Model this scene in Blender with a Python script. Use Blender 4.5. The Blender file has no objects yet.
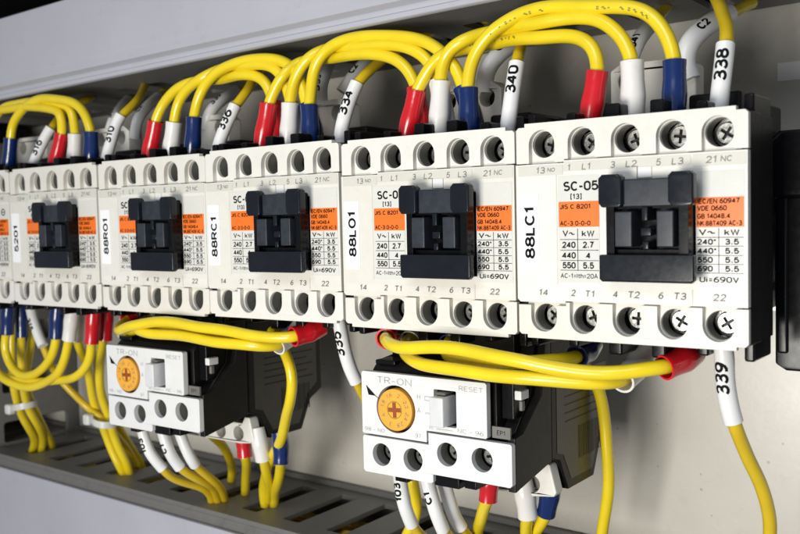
import bpy, bmesh, math, random
from mathutils import Vector, Matrix
from mathutils.geometry import tessellate_polygon
random.seed(4)
R = math.radians
sc = bpy.context.scene
col = sc.collection
sc.unit_settings.system = 'METRIC'
sc.unit_settings.scale_length = 0.01          # one unit is one centimetre

# ------------------------------------------------------------------ camera
FPX = 926.1865
CAM = Vector((5.36145457, -19.02515801, 0.38430079))
CR = Vector((0.80458524, 0.59340765, -0.02258223))
CU = Vector((-0.01341624, 0.05618234, 0.99833038))
CF = Vector((-0.59368561, 0.80293892, -0.05316477))
cd = bpy.data.cameras.new('camera')
cam = bpy.data.objects.new('camera', cd)
col.objects.link(cam)
m = Matrix((CR, CU, -CF)).transposed().to_4x4()
m.translation = CAM
cam.matrix_world = m
cd.sensor_width = 36
cd.lens = FPX / 800 * 36
cd.clip_start = 0.5
cd.clip_end = 1000
cd.dof.use_dof = True
cd.dof.focus_distance = 23.5
cd.dof.aperture_fstop = 0.30
sc.camera = cam

# ------------------------------------------------------------------ light
w = bpy.data.worlds.new('World')
sc.world = w
w.use_nodes = True
wn = w.node_tree.nodes
wn['Background'].inputs[0].default_value = (0.80, 0.87, 1.0, 1)
wn['Background'].inputs[1].default_value = 0.26


def area(name, loc, target, size, power, colr, spread=180):
    l = bpy.data.lights.new(name, 'AREA')
    l.shape = 'RECTANGLE'
    l.size, l.size_y = size
    l.energy = power
    l.color = colr
    l.spread = R(spread)
    o = bpy.data.objects.new(name, l)
    o.location = loc
    o.rotation_euler = (Vector(target) - Vector(loc)).to_track_quat('-Z', 'Y').to_euler()
    col.objects.link(o)


area('lamp_key', (-6, -40, -10), (-6, 0, -1), (15, 15), 18500, (1, 0.97, 0.9))
area('lamp_room', (4, -52, 34), (-3, 0, 2), (34, 26), 4300, (0.86, 0.92, 1.0), 100)
sc.view_settings.view_transform = 'Standard'
sc.view_settings.look = 'None'
sc.view_settings.exposure = 0
sc.view_settings.gamma = 1

# ------------------------------------------------------------------ materials
MATS = {}


def mat(name, colr, rough=0.4, metal=0.0, noise=0.06, nscale=3.0, bump=0.0, bscale=60.0, coat=0.0, spec=0.5,
        sub=0.0, specks=0.0, smudge=0.0, vary=0.0):
    m = bpy.data.materials.new(name)
    m.use_nodes = True
    nt = m.node_tree
    b = nt.nodes['Principled BSDF']
    b.inputs['Metallic'].default_value = metal
    b.inputs['Coat Weight'].default_value = coat
    b.inputs['Coat Roughness'].default_value = 0.15
    b.inputs['Specular IOR Level'].default_value = spec
    if sub:
        b.inputs['Subsurface Weight'].default_value = sub
        b.inputs['Subsurface Radius'].default_value = (0.2, 0.15, 0.1)
        b.inputs['Subsurface Scale'].default_value = 0.3
    tc = nt.nodes.new('ShaderNodeTexCoord')
    n = nt.nodes.new('ShaderNodeTexNoise')
    n.inputs['Scale'].default_value = nscale
    n.inputs['Detail'].default_value = 6
    nt.links.new(tc.outputs['Object'], n.inputs['Vector'])
    r = nt.nodes.new('ShaderNodeValToRGB')
    r.color_ramp.elements[0].position = 0.3
    r.color_ramp.elements[1].position = 0.7
    c = Vector(colr)
    r.color_ramp.elements[0].color = (*(c * (1 - noise)), 1)
    r.color_ramp.elements[1].color = (*[min(1, v) for v in c * (1 + noise)], 1)
    nt.links.new(n.outputs['Fac'], r.inputs['Fac'])
    out = r.outputs['Color']
    if smudge:
        sm = nt.nodes.new('ShaderNodeTexNoise')
        sm.inputs['Scale'].default_value = 1.7
        sm.inputs['Detail'].default_value = 9
        sm.inputs['Roughness'].default_value = 0.75
        nt.links.new(tc.outputs['Object'], sm.inputs['Vector'])
        sr = nt.nodes.new('ShaderNodeMapRange')
        sr.inputs['From Min'].default_value = 0.56
        sr.inputs['From Max'].default_value = 0.72
        sr.inputs['To Max'].default_value = smudge
        nt.links.new(sm.outputs['Fac'], sr.inputs['Value'])
        mx2 = nt.nodes.new('ShaderNodeMix')
        mx2.data_type = 'RGBA'
        nt.links.new(sr.outputs[0], mx2.inputs[0])
        nt.links.new(out, mx2.inputs[6])
        mx2.inputs[7].default_value = (c[0] * 0.62, c[1] * 0.58, c[2] * 0.5, 1)
        out = mx2.outputs[2]
    if specks:
        v = nt.nodes.new('ShaderNodeTexVoronoi')
        v.inputs['Scale'].default_value = 1.3
        nt.links.new(tc.outputs['Object'], v.inputs['Vector'])
        lt = nt.nodes.new('ShaderNodeMath')
        lt.operation = 'LESS_THAN'
        lt.inputs[1].default_value = 0.055
        nt.links.new(v.outputs['Distance'], lt.inputs[0])
        ml = nt.nodes.new('ShaderNodeMath')
        ml.operation = 'MULTIPLY'
        ml.inputs[1].default_value = specks
        nt.links.new(lt.outputs[0], ml.inputs[0])
        mx = nt.nodes.new('ShaderNodeMix')
        mx.data_type = 'RGBA'
        nt.links.new(ml.outputs[0], mx.inputs[0])
        nt.links.new(out, mx.inputs[6])
        mx.inputs[7].default_value = (*(c * 0.35), 1)
        out = mx.outputs[2]
    if vary:
        oi = nt.nodes.new('ShaderNodeObjectInfo')
        vr = nt.nodes.new('ShaderNodeMapRange')
        vr.inputs['To Min'].default_value = 1 - vary
        vr.inputs['To Max'].default_value = 1 + vary * 0.3
        nt.links.new(oi.outputs['Random'], vr.inputs['Value'])
        hs = nt.nodes.new('ShaderNodeHueSaturation')
        nt.links.new(vr.outputs[0], hs.inputs['Value'])
        sv = nt.nodes.new('ShaderNodeMapRange')
        sv.inputs['To Min'].default_value = 1.25
        sv.inputs['To Max'].default_value = 0.9
        nt.links.new(oi.outputs['Random'], sv.inputs['Value'])
        nt.links.new(sv.outputs[0], hs.inputs['Saturation'])
        nt.links.new(out, hs.inputs['Color'])
        out = hs.outputs['Color']
    nt.links.new(out, b.inputs['Base Color'])
    mr = nt.nodes.new('ShaderNodeMapRange')
    mr.inputs['To Min'].default_value = max(0.02, rough - 0.07)
    mr.inputs['To Max'].default_value = min(1, rough + 0.07)
    n2 = nt.nodes.new('ShaderNodeTexNoise')
    n2.inputs['Scale'].default_value = nscale * 2.3
    n2.inputs['Detail'].default_value = 4
    nt.links.new(tc.outputs['Object'], n2.inputs['Vector'])
    nt.links.new(n2.outputs['Fac'], mr.inputs['Value'])
    nt.links.new(mr.outputs[0], b.inputs['Roughness'])
    if bump:
        n3 = nt.nodes.new('ShaderNodeTexNoise')
        n3.inputs['Scale'].default_value = bscale
        n3.inputs['Detail'].default_value = 3
        nt.links.new(tc.outputs['Object'], n3.inputs['Vector'])
        bp = nt.nodes.new('ShaderNodeBump')
        bp.inputs['Strength'].default_value = bump
        bp.inputs['Distance'].default_value = 0.01
        nt.links.new(n3.outputs['Fac'], bp.inputs['Height'])
        nt.links.new(bp.outputs[0], b.inputs['Normal'])
    MATS[name] = m
    return m


WHITE = mat('ivory_plastic', (0.73, 0.71, 0.65), 0.36, vary=0.06, smudge=0.22, noise=0.03, bump=0.12, bscale=25)
GREYHOLE = mat('grey_and_shaded_plastic', (0.14, 0.136, 0.12), 0.5)  # small grey parts; on the well walls the grey is painted shade
WHITE2 = mat('white_plastic', (0.71, 0.71, 0.70), 0.34, smudge=0.22, noise=0.02, bump=0.1, bscale=25)
BEIGE = mat('beige_strip', (0.60, 0.59, 0.52), 0.42, noise=0.02)
BLACK = mat('black_plastic', (0.005, 0.005, 0.006), 0.22, noise=0.2, bump=0.07, bscale=30, spec=0.22)
BLACKG = mat('dark_grey_plastic', (0.009, 0.011, 0.015), 0.2, noise=0.15, bump=0.05, bscale=20, spec=0.3)
BLACKSHEEN = mat('black_plastic_sheen', (0.026, 0.030, 0.038), 0.33, noise=0.2, nscale=5, bump=0.08, bscale=20, spec=0.4)  # black plastic with its bluish reflection painted into the base colour
BODYB = mat('brown_black_plastic', (0.010, 0.0095, 0.009), 0.36, noise=0.2, bump=0.12, bscale=20, spec=0.22)
PAPER = mat('label_paper', (0.86, 0.86, 0.86), 0.35, noise=0.01)
FILM = mat('label_film', (0.66, 0.65, 0.60), 0.25, smudge=0.22, noise=0.01)
ORANGE = mat('orange_print', (0.85, 0.17, 0.02), 0.35, smudge=0.22, noise=0.03)
INK = mat('black_ink', (0.008, 0.008, 0.008), 0.7, spec=0.1)
INKG = mat('grey_ink', (0.20, 0.195, 0.18), 0.6, spec=0.2)
INKL = mat('pale_grey_ink', (0.40, 0.40, 0.39), 0.6, spec=0.2)
INKY = mat('olive_ink', (0.25, 0.22, 0.03), 0.5)
YEL = mat('yellow_pvc', (0.80, 0.605, 0.014), 0.25, noise=0.07, nscale=1.0, bump=0.14, bscale=5, coat=0.25)
YEL2 = mat('shaded_yellow_pvc', (0.66, 0.46, 0.012), 0.32, noise=0.08, nscale=1.2, bump=0.05, bscale=12, coat=0.15)  # the yellow pvc again, darkened: shade on control wires put into the colour
RED = mat('red_vinyl', (0.58, 0.010, 0.018), 0.22, noise=0.08, bump=0.3, bscale=5, coat=0.3)
BLU = mat('blue_vinyl', (0.004, 0.019, 0.105), 0.2, noise=0.08, bump=0.3, bscale=5, coat=0.3)
WHT = mat('white_vinyl', (0.76, 0.74, 0.70), 0.3, smudge=0.22, noise=0.03, bump=0.3, bscale=5, coat=0.2)
LEVER = mat('lever_plastic', (0.62, 0.62, 0.63), 0.35)
TUBE = mat('marker_tube_vinyl', (0.80, 0.80, 0.79), 0.33, vary=0.08, smudge=0.2, bump=0.15, bscale=5, noise=0.02)
STEEL = mat('nickel_steel', (0.40, 0.40, 0.375), 0.3, metal=1.0, noise=0.15, nscale=8, bump=0.7, bscale=9)
ZINC = mat('zinc_rail', (0.55, 0.55, 0.53), 0.38, metal=0.8)
DUCT = mat('lavender_pvc', (0.42, 0.42, 0.465), 0.42, smudge=0.18, noise=0.03, nscale=0.4, bump=0.06, bscale=8)
TRAY = mat('grey_pvc', (0.15, 0.145, 0.138), 0.5, smudge=0.50, noise=0.05, bump=0.08, bscale=10)
WALL = mat('painted_steel', (0.60, 0.575, 0.51), 0.27, smudge=0.22, noise=0.05, nscale=0.35, bump=0.15, bscale=5, specks=0.5)
DIAL = mat('amber_dial', (0.78, 0.37, 0.04), 0.4, noise=0.06)
RUST = mat('dial_slot', (0.28, 0.06, 0.008), 0.5)
TIE = mat('nylon_tie', (0.62, 0.62, 0.60), 0.35, sub=0.3)
BROWNL = mat('aged_side_label', (0.035, 0.032, 0.024), 0.3, noise=0.1)


# ------------------------------------------------------------------ helpers
def tag(o, label=None, cat=None, group=None, kind=None):
    if label: o['label'] = label
    if cat: o['category'] = cat
    if group: o['group'] = group
    if kind: o['kind'] = kind
    return o


def empty(name, loc):
    o = bpy.data.objects.new(name, None)
    o.empty_display_size = 0.5
    o.location = loc
    col.objects.link(o)
    return o


def at(x, y, Y=None, X=None):
    d = CF + CR * ((x - 400) / FPX) + CU * ((267 - y) / FPX)
    k = (Y - CAM.y) / d.y if X is None else (X - CAM.x) / d.x
    return CAM + d * k


def _arc(cx, cy, rx, ry, a0, a1, n=0):
    n = n or max(4, int(abs(a1 - a0) / 22))
    return [(cx + rx * math.cos(R(a0 + (a1 - a0) * i / n)), cy + ry * math.sin(R(a0 + (a1 - a0) * i / n))) for i in range(n + 1)]


GLYPH = {
    '0': (.56, [_arc(.28, .70, .28, .30, 0, 180) + _arc(.28, .30, .28, .30, 180, 360) + [(.56, .70)]]),
    '1': (.36, [[(.02, .76), (.24, .98), (.24, 0)]]),
    '2': (.56, [_arc(.28, .72, .26, .28, 170, -35) + [(.02, 0.0), (.58, 0.0)]]),
    '3': (.56, [_arc(.27, .745, .25, .255, 155, -90) + _arc(.27, .255, .29, .27, 85, -155)]),
    '4': (.60, [[(.44, 0), (.44, 1)], [(.44, .98), (.02, .28), (.60, .28)]]),
    '5': (.56, [[(.52, 1), (.10, 1), (.05, .52)] + _arc(.27, .32, .29, .32, 128, -155)]),
    '6': (.56, [_arc(.28, .30, .28, .30, 180, -180), _arc(.44, .30, .44, .70, 78, 180)]),
    '7': (.54, [[(0, 1), (.54, 1), (.36, .6), (.2, 0)]]),
    '8': (.58, [_arc(.29, .755, .24, .245, 90, -270), _arc(.29, .255, .29, .255, 90, -270)]),
    '9': (.56, [_arc(.28, .70, .28, .30, 0, 360), _arc(.12, .70, .44, .70, -102, 0)]),
    'A': (.64, [[(0, 0), (.32, 1), (.64, 0)], [(.12, .33), (.52, .33)]]),
    'B': (.56, [[(.3, .53), (0, .53), (0, 1), (.3, 1)] + _arc(.3, .765, .23, .235, 70, -90), [(0, .53), (0, 0), (.3, 0)] + _arc(.3, .265, .26, .265, -70, 90)]),
    'C': (.62, [_arc(.33, .5, .33, .5, 42, 318, 16)]),
    'D': (.60, [[(.25, 0), (0, 0), (0, 1), (.25, 1)] + _arc(.25, .5, .35, .5, 80, -90)]),
    'E': (.52, [[(.52, 1), (0, 1), (0, 0), (.52, 0)], [(0, .52), (.46, .52)]]),
    'F': (.50, [[(.50, 1), (0, 1), (0, 0)], [(0, .50), (.44, .50)]]),
    'G': (.66, [_arc(.33, .5, .33, .5, 42, 345, 16) + [(.65, .46), (.36, .46)]]),
    'H': (.58, [[(0, 0), (0, 1)], [(.58, 0), (.58, 1)], [(0, .52), (.58, .52)]]),
    'I': (.06, [[(.03, 0), (.03, 1)]]),
    'J': (.44, [[(.44, 1), (.44, .25)] + _arc(.22, .24, .22, .24, -10, -180)]),
    'K': (.58, [[(0, 0), (0, 1)], [(.54, 1), (.02, .42)], [(.18, .58), (.58, 0)]]),
    'L': (.48, [[(0, 1), (0, 0), (.48, 0)]]),
    'N': (.60, [[(0, 0), (0, 1), (.60, 0), (.60, 1)]]),
    'O': (.68, [_arc(.34, .5, .34, .5, 90, -270, 20)]),
    'P': (.54, [[(0, 0), (0, 1), (.28, 1)] + _arc(.28, .74, .26, .26, 80, -90) + [(0, .48)]]),
    'R': (.58, [[(0, 0), (0, 1), (.30, 1)] + _arc(.30, .745, .25, .255, 80, -90) + [(0, .49)], [(.30, .49), (.58, 0)]]),
    'S': (.58, [_arc(.29, .75, .26, .25, 35, 250) + _arc(.29, .26, .29, .26, 75, -150)]),
    'T': (.58, [[(0, 1), (.58, 1)], [(.29, 1), (.29, 0)]]),
    'U': (.58, [[(0, 1), (0, .28)] + _arc(.29, .28, .29, .28, 185, 355) + [(.58, 1)]]),
    'V': (.62, [[(0, 1), (.31, 0), (.62, 1)]]),
    'W': (.86, [[(0, 1), (.22, 0), (.43, .95), (.64, 0), (.86, 1)]]),
    'h': (.46, [[(0, 0), (0, 1)], [(0, .4)] + _arc(.23, .45, .23, .25, 160, 0) + [(.46, 0)]]),
    'i': (.06, [[(.03, 0), (.03, .7)], [(.03, .86), (.03, .98)]]),
    'k': (.46, [[(0, 0), (0, 1)], [(.42, .7), (.02, .3)], [(.16, .44), (.46, 0)]]),
    't': (.32, [[(.14, .95), (.14, .1), (.32, 0)], [(0, .7), (.32, .7)]]),
    'u': (.44, [[(0, .7), (0, .2)] + _arc(.22, .22, .22, .22, 185, 355) + [(.44, .7)]]),
    'o': (.48, [_arc(.24, .35, .24, .35, 90, -270)]),
    '-': (.34, [[(0, .42), (.34, .42)]]),
    '=': (.42, [[(0, .26), (.42, .26)], [(0, .64), (.42, .64)]]),
    '[': (.2, [[(.2, 1.05), (0, 1.05), (0, -.08), (.2, -.08)]]),
    ']': (.2, [[(0, 1.05), (.2, 1.05), (.2, -.08), (0, -.08)]]),
    '/': (.36, [[(0, -.05), (.36, 1.02)]]),
    ':': (.06, [[(.03, .1), (.03, .24)], [(.03, .56), (.03, .7)]]),
    '.': (.14, [[(0, .03), (.14, .03)], [(0, .09), (.14, .09)]]),
    '*': (.28, [[(.14, .66), (.14, 1)], [(0, .75), (.28, .92)], [(0, .92), (.28, .75)]]),
    '~': (.66, [_arc(.17, .42, .17, .18, 190, 10) + _arc(.49, .42, .17, .18, 190, 350)]),
    ' ': (.18, []),
}


def text_mesh(s, size, bold=0.0, align='CENTER', shear=0.0, sx=1.0):
    """drawn lettering: every character is built from flat strokes of even width"""
    cap = size * 0.72
    h = (size * 0.085 + bold * 1.3) / 2
    V, F = [], []
    x0 = 0.0
    for ch in s:
        w, strokes = GLYPH[ch]
        for st in strokes:
            P = []
            for p in st:
                q = ((x0 + p[0]) * cap * sx, p[1] * (cap - 2 * h) + h)
                if not P or math.hypot(q[0] - P[-1][0], q[1] - P[-1][1]) > 1e-4: P.append(q)
            n = len(P)
            closed = math.hypot(P[0][0] - P[-1][0], P[0][1] - P[-1][1]) < 1e-3
            k0 = len(V)
            for i in range(n):
                a = P[i - 1] if i else (P[-2] if closed else None)
                c = P[i + 1] if i < n - 1 else (P[1] if closed else None)
                ds = []
                for u, v in ((a, P[i]), (P[i], c)):
                    if u is not None and v is not None:
                        l = math.hypot(v[0] - u[0], v[1] - u[1])
                        ds.append(((v[0] - u[0]) / l, (v[1] - u[1]) / l))
                nx = -sum(d[1] for d in ds)
                ny = sum(d[0] for d in ds)
                l = max(1e-6, math.hypot(nx, ny))
                nx, ny = nx / l, ny / l
                k = h / max(0.42, abs(nx * -ds[0][1] + ny * ds[0][0]))
                V += [(P[i][0] + nx * k, P[i][1] + ny * k), (P[i][0] - nx * k, P[i][1] - ny * k)]
            for i in range(n - 1):
                F.append((k0 + 2 * i, k0 + 2 * i + 1, k0 + 2 * i + 3, k0 + 2 * i + 2))
        x0 += w + 0.24
    wd = (x0 - 0.24) * cap * sx
    dx = 0 if align == 'LEFT' else -wd / 2
    V = [(x + dx + shear * y, y) for x, y in V]
    return V, F


class MB:
    def __init__(s):
        s.v, s.f, s.m, s.mats = [], [], [], []

    def mi(s, mt):
        if mt not in s.mats: s.mats.append(mt)
        return s.mats.index(mt)

    def add(s, V, F, mt):
        n = len(s.v)
        s.v += [tuple(v) for v in V]
        k = s.mi(mt)
        for f in F:
            s.f.append(tuple(i + n for i in f))
            s.m.append(k)
        return s

    def box(s, x0, x1, y0, y1, z0, z1, mt):
        V = [(x, y, z) for x in (x0, x1) for y in (y0, y1) for z in (z0, z1)]
        return s.add(V, [(0, 1, 3, 2), (4, 6, 7, 5), (0, 4, 5, 1), (2, 3, 7, 6), (0, 2, 6, 4), (1, 5, 7, 3)], mt)

    def plate(s, out, holes, y0, y1, mt, axis='y'):
        """outline in the x-z plane (or y-z plane for axis x) with holes, given thickness"""
        loops = [[Vector((a, b, 0)) for a, b in l] for l in [out] + list(holes)]
        tris = tessellate_polygon(loops)
        flat = [p for l in loops for p in l]
        n = len(flat)
        P = (lambda a, b, t: (a, t, b)) if axis == 'y' else (lambda a, b, t: (t, a, b))
        V = [P(p.x, p.y, y0) for p in flat] + [P(p.x, p.y, y1) for p in flat]
        F = [tuple(t) for t in tris] + [tuple(i + n for i in reversed(t)) for t in tris]
        k = 0
        for l in loops:
            c = len(l)
            for i in range(c):
                j = (i + 1) % c
                F.append((k + i, k + j, k + j + n, k + i + n))
            k += c
        return s.add(V, F, mt)

    def cyl(s, c, r, y0, y1, mt, seg=28, r1=None):
        r1 = r if r1 is None else r1
        V = []
        for y, q in ((y0, r), (y1, r1)):
            V += [(c[0] + q * math.cos(2 * math.pi * i / seg), y, c[1] + q * math.sin(2 * math.pi * i / seg)) for i in range(seg)]
        F = [(i, (i + 1) % seg, (i + 1) % seg + seg, i + seg) for i in range(seg)]
        F += [tuple(range(seg)), tuple(range(2 * seg - 1, seg - 1, -1))]
        return s.add(V, F, mt)

    def text(s, t, x, y, z, size, mt, bold=0.0, align='CENTER', shear=0, rot=0, sx=1.0, maxw=None, side=False):
        V, F = text_mesh(t, size, bold, align, shear, sx)
        if not V: return s
        if maxw:
            wd = max(v[0] for v in V) - min(v[0] for v in V)
            if wd > 0: V = [(v[0] * maxw / wd, v[1]) for v in V]
        zc = (max(v[1] for v in V) + min(v[1] for v in V)) / 2
        ca, sa = math.cos(rot), math.sin(rot)
        P = []
        for a, b in V:
            b -= zc
            p, q = a * ca - b * sa, a * sa + b * ca
            P.append((x, y + p, z + q) if side else (x + p, y, z + q))
        return s.add(P, F, mt)

    def build(s, name, parent=None, off=(0, 0, 0), bevel=0, smooth=True, seg=2, label=None):
        me = bpy.data.meshes.new(name)
        me.from_pydata([(x - off[0], y - off[1], z - off[2]) for x, y, z in s.v], [], s.f)
        for q in s.mats: me.materials.append(q)
        me.polygons.foreach_set('material_index', s.m)
        bm = bmesh.new()
        bm.from_mesh(me)
        # printed marks are open sheets: only closed shells get their normals recalculated
        closed = [f for f in bm.faces if all(len(e.link_faces) == 2 for e in f.edges)]
        if closed: bmesh.ops.recalc_face_normals(bm, faces=closed)
        bm.to_mesh(me)
        bm.free()
        if smooth:
            me.polygons.foreach_set('use_smooth', [True] * len(me.polygons))
            me.set_sharp_from_angle(angle=R(35))
        me.update()
        o = bpy.data.objects.new(name, me)
        col.objects.link(o)
        if bevel:
            b = o.modifiers.new('bevel', 'BEVEL')
            b.width = bevel
            b.segments = seg
            b.limit_method = 'ANGLE'
            b.angle_limit = R(50)
            b.use_clamp_overlap = True
            wnm = o.modifiers.new('weighted_normal', 'WEIGHTED_NORMAL')
            wnm.keep_sharp = False
        if parent: o.parent = parent
        if label: o['label'] = label
        return o


def circ(c, r, seg=28, a0=0.0, a1=None):
    if a1 is None:
        return [(c[0] + r * math.cos(2 * math.pi * i / seg), c[1] + r * math.sin(2 * math.pi * i / seg)) for i in range(seg)]
    return [(c[0] + r * math.cos(a0 + (a1 - a0) * i / seg), c[1] + r * math.sin(a0 + (a1 - a0) * i / seg)) for i in range(seg + 1)]


def rrect(x0, x1, z0, z1, r, n=4):
    P = []
    for cx, cz, a in ((x1 - r, z1 - r, 0), (x0 + r, z1 - r, 90), (x0 + r, z0 + r, 180), (x1 - r, z0 + r, 270)):
        for i in range(n + 1):
            t = R(a + 90 * i / n)
            P.append((cx + r * math.cos(t), cz + r * math.sin(t)))
    return P


# ---- swept tubes
def spline(P, step=0.08):
    P = [Vector(p) for p in P]
    if len(P) == 2:
        n = max(4, int((P[1] - P[0]).length / step))
        return [P[0].lerp(P[1], i / n) for i in range(n + 1)]
    Q = [P[0] * 2 - P[1]] + P + [P[-1] * 2 - P[-2]]
    out = []
    for i in range(1, len(Q) - 2):
        a, b, c, d = Q[i - 1:i + 3]
        ta, tb, tc = (max(1e-4, (b - a).length ** .5), max(1e-4, (c - b).length ** .5), max(1e-4, (d - c).length ** .5))
        m1 = (b - a) / ta - (c - a) / (ta + tb) + (c - b) / tb
        m2 = (c - b) / tb - (d - b) / (tb + tc) + (d - c) / tc
        m1 *= tb
        m2 *= tb
        n = max(3, int((c - b).length / step))
        for k in range(n):
            t = k / n
            out.append(b * (2 * t ** 3 - 3 * t ** 2 + 1) + m1 * (t ** 3 - 2 * t ** 2 + t) + c * (-2 * t ** 3 + 3 * t ** 2) + m2 * (t ** 3 - t ** 2))
    out.append(Q[-2])
    for _ in range(6):
        out = [out[0]] + [(out[i - 1] + out[i] * 2 + out[i + 1]) / 4 for i in range(1, len(out) - 1)] + [out[-1]]
    return out


def frames(C):
    T = []
    for i in range(len(C)):
        t = C[min(i + 1, len(C) - 1)] - C[max(i - 1, 0)]
        T.append(t.normalized())
    up = Vector((0, -1, 0))            # reference normal faces the front of the panel
    N = []
    for t in T:
        n = up - t * up.dot(t)
        if n.length < 0.15:
            n = (N[-1] if N else Vector((1, 0, 0)))
            n = n - t * n.dot(t)
        n.normalize()
        N.append(n)
    for _ in range(3):
        N = [((N[max(i - 1, 0)] + N[i] + N[min(i + 1, len(N) - 1)])).normalized() for i in range(len(N))]
        N = [(n - t * n.dot(t)).normalized() for n, t in zip(N, T)]
    B = [t.cross(n) for t, n in zip(T, N)]
    return T, N, B


def tube(mb, C, rad, mt, seg=18, caps=True):
    T, N, B = frames(C)
    n = len(C)
    V, F = [], []
    L = [0]
    for i in range(1, n): L.append(L[-1] + (C[i] - C[i - 1]).length)
    for i in range(n):
        r = rad(L[i] / L[-1]) if callable(rad) else rad
        for k in range(seg):
            a = 2 * math.pi * k / seg
            V.append(C[i] + (N[i] * math.cos(a) + B[i] * math.sin(a)) * r)
    for i in range(n - 1):
        for k in range(seg):
            k2 = (k + 1) % seg
            F.append((i * seg + k, i * seg + k2, (i + 1) * seg + k2, (i + 1) * seg + k))
    if caps:
        F.append(tuple(range(seg - 1, -1, -1)))
        F.append(tuple((n - 1) * seg + k for k in range(seg)))
    mb.add(V, F, mt)
    return T, N, B, L


def tube_text(mb, C, r, s, size, mt, s0, phi=0.0, turn=1, bold=0.018, spread=1.0):
    """letters wrapped round a tube, running along it from arc length s0"""
    T, N, B = frames(C)
    L = [0]
    for i in range(1, len(C)): L.append(L[-1] + (C[i] - C[i - 1]).length)
    V, F = text_mesh(s, size, bold, 'LEFT')
    bm = bmesh.new()
    vs = [bm.verts.new((a * spread, b, 0)) for a, b in V]
    for f in F:
        try: bm.faces.new([vs[i] for i in f])
        except ValueError: pass
    zc = (max(v[1] for v in V) + min(v[1] for v in V)) / 2
    q = -size
    while q < size:
        bmesh.ops.bisect_plane(bm, geom=bm.verts[:] + bm.edges[:] + bm.faces[:], plane_co=(0, zc + q, 0), plane_no=(0, 1, 0))
        q += size / 10
    q = 0
    wmax = max(v[0] for v in V) * spread
    while q < wmax:
        bmesh.ops.bisect_plane(bm, geom=bm.verts[:] + bm.edges[:] + bm.faces[:], plane_co=(q, 0, 0), plane_no=(1, 0, 0))
        q += size / 5
    bm.verts.index_update()
    P = []
    for v in bm.verts:
        sl = min(max(s0 + v.co.x * turn, 0.001), L[-1] - 0.001)
        i = 0
        while i < len(L) - 2 and L[i + 1] < sl: i += 1
        t = (sl - L[i]) / max(1e-6, L[i + 1] - L[i])
        c = C[i].lerp(C[i + 1], t)
        n = N[i].lerp(N[i + 1], t).normalized()
        b = B[i].lerp(B[i + 1], t).normalized()
        a = phi - turn * (v.co.y - zc) / r
        P.append(c + (n * math.cos(a) + b * math.sin(a)) * (r + 0.006))
    mb.add(P, [tuple(v.index for v in f.verts) for f in bm.faces], mt)
    bm.free()


def to3(path):
    out = []
    y = None
    for p in path:
        if isinstance(p, Vector):
            out.append(p)
            continue
        if len(p) > 2: y = p[2]
        out.append(at(p[0], p[1], y))
    return out


def ypath(path):
    """fill missing depths linearly between the given ones"""
    idx = [i for i, p in enumerate(path) if len(p) > 2]
    out = []
    for i, p in enumerate(path):
        if len(p) > 2:
            Y = p[2]
        else:
            a = max([j for j in idx if j < i], default=idx[0])
            b = min([j for j in idx if j > i], default=idx[-1])
            Y = path[a][2] if a == b else path[a][2] + (path[b][2] - path[a][2]) * (i - a) / (b - a)
        out.append(at(p[0], p[1], Y))
    return out


# ================================================================== setting
pw = MB()
pw.box(-75, 22, 8.0, 8.4, -40, 40, WALL)
tag(pw.build('wall', bevel=0.05), kind='structure')
pw = MB()
pw.box(-75, 22, 0.4, 7.98, 9.5, 9.8, BLACK)  # black strip added above the duct so the top corner stays dark
pw.box(-75, 22, 0.2, 0.4, 9.4, 13, BLACK)
tag(pw.build('added_dark_strip'), kind='structure')

# ================================================================== wiring ducts
dt = empty('wiring_duct', (-15, 8, 5.7))
tag(dt, 'grey lavender wiring duct with ribbed cover running above all the contactors', 'wiring duct', 'wiring ducts')
ang = R(-0.95)
D0 = (-15, 8, 5.7)


def slots_x(x0, x1, pitch, w, y0, y1, r=0.12):
    H = []
    x = x0
    while x < x1:
        H.append(rrect(x, x + w, y0, y1, r, 3))
        x += pitch
    return H


def flat_slotted(mb, x0, x1, y0, y1, z0, z1, holes, mt):
    k = MB().plate([(x0, y0), (x1, y0), (x1, y1), (x0, y1)], holes, z0, z1, mt)
    mb.add([(x, z, y) for x, y, z in k.v], k.f, mt)


b = MB()
flat_slotted(b, -52, 14, 1.45, 7.9, 5.72, 5.9, slots_x(-51, 13, 2.0, 0.75, 3.6, 6.9), TRAY)
b.box(-52, 14, 1.45, 1.62, 5.9, 8.3, TRAY)
b.box(-52, 14, 7.78, 7.95, 5.9, 8.5, TRAY)
o = b.build('duct_body', dt, D0)
b = MB()
prof = [(1.45, 5.62), (1.33, 5.62), (1.28, 5.66), (1.28, 5.78), (1.34, 5.82), (1.34, 5.96), (1.2, 6.02), (1.12, 6.06), (1.12, 6.24), (1.135, 6.26), (1.135, 6.44), (1.12, 6.46),
        (1.12, 8.62), (1.2, 8.7), (7.6, 8.7), (7.6, 8.55), (1.45, 8.55)]
b.plate(prof, [], -52, 14, DUCT, axis='x')
b.build('duct_cover', dt, D0, bevel=0.02)
dt.rotation_euler = (0, ang, 0)

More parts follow.
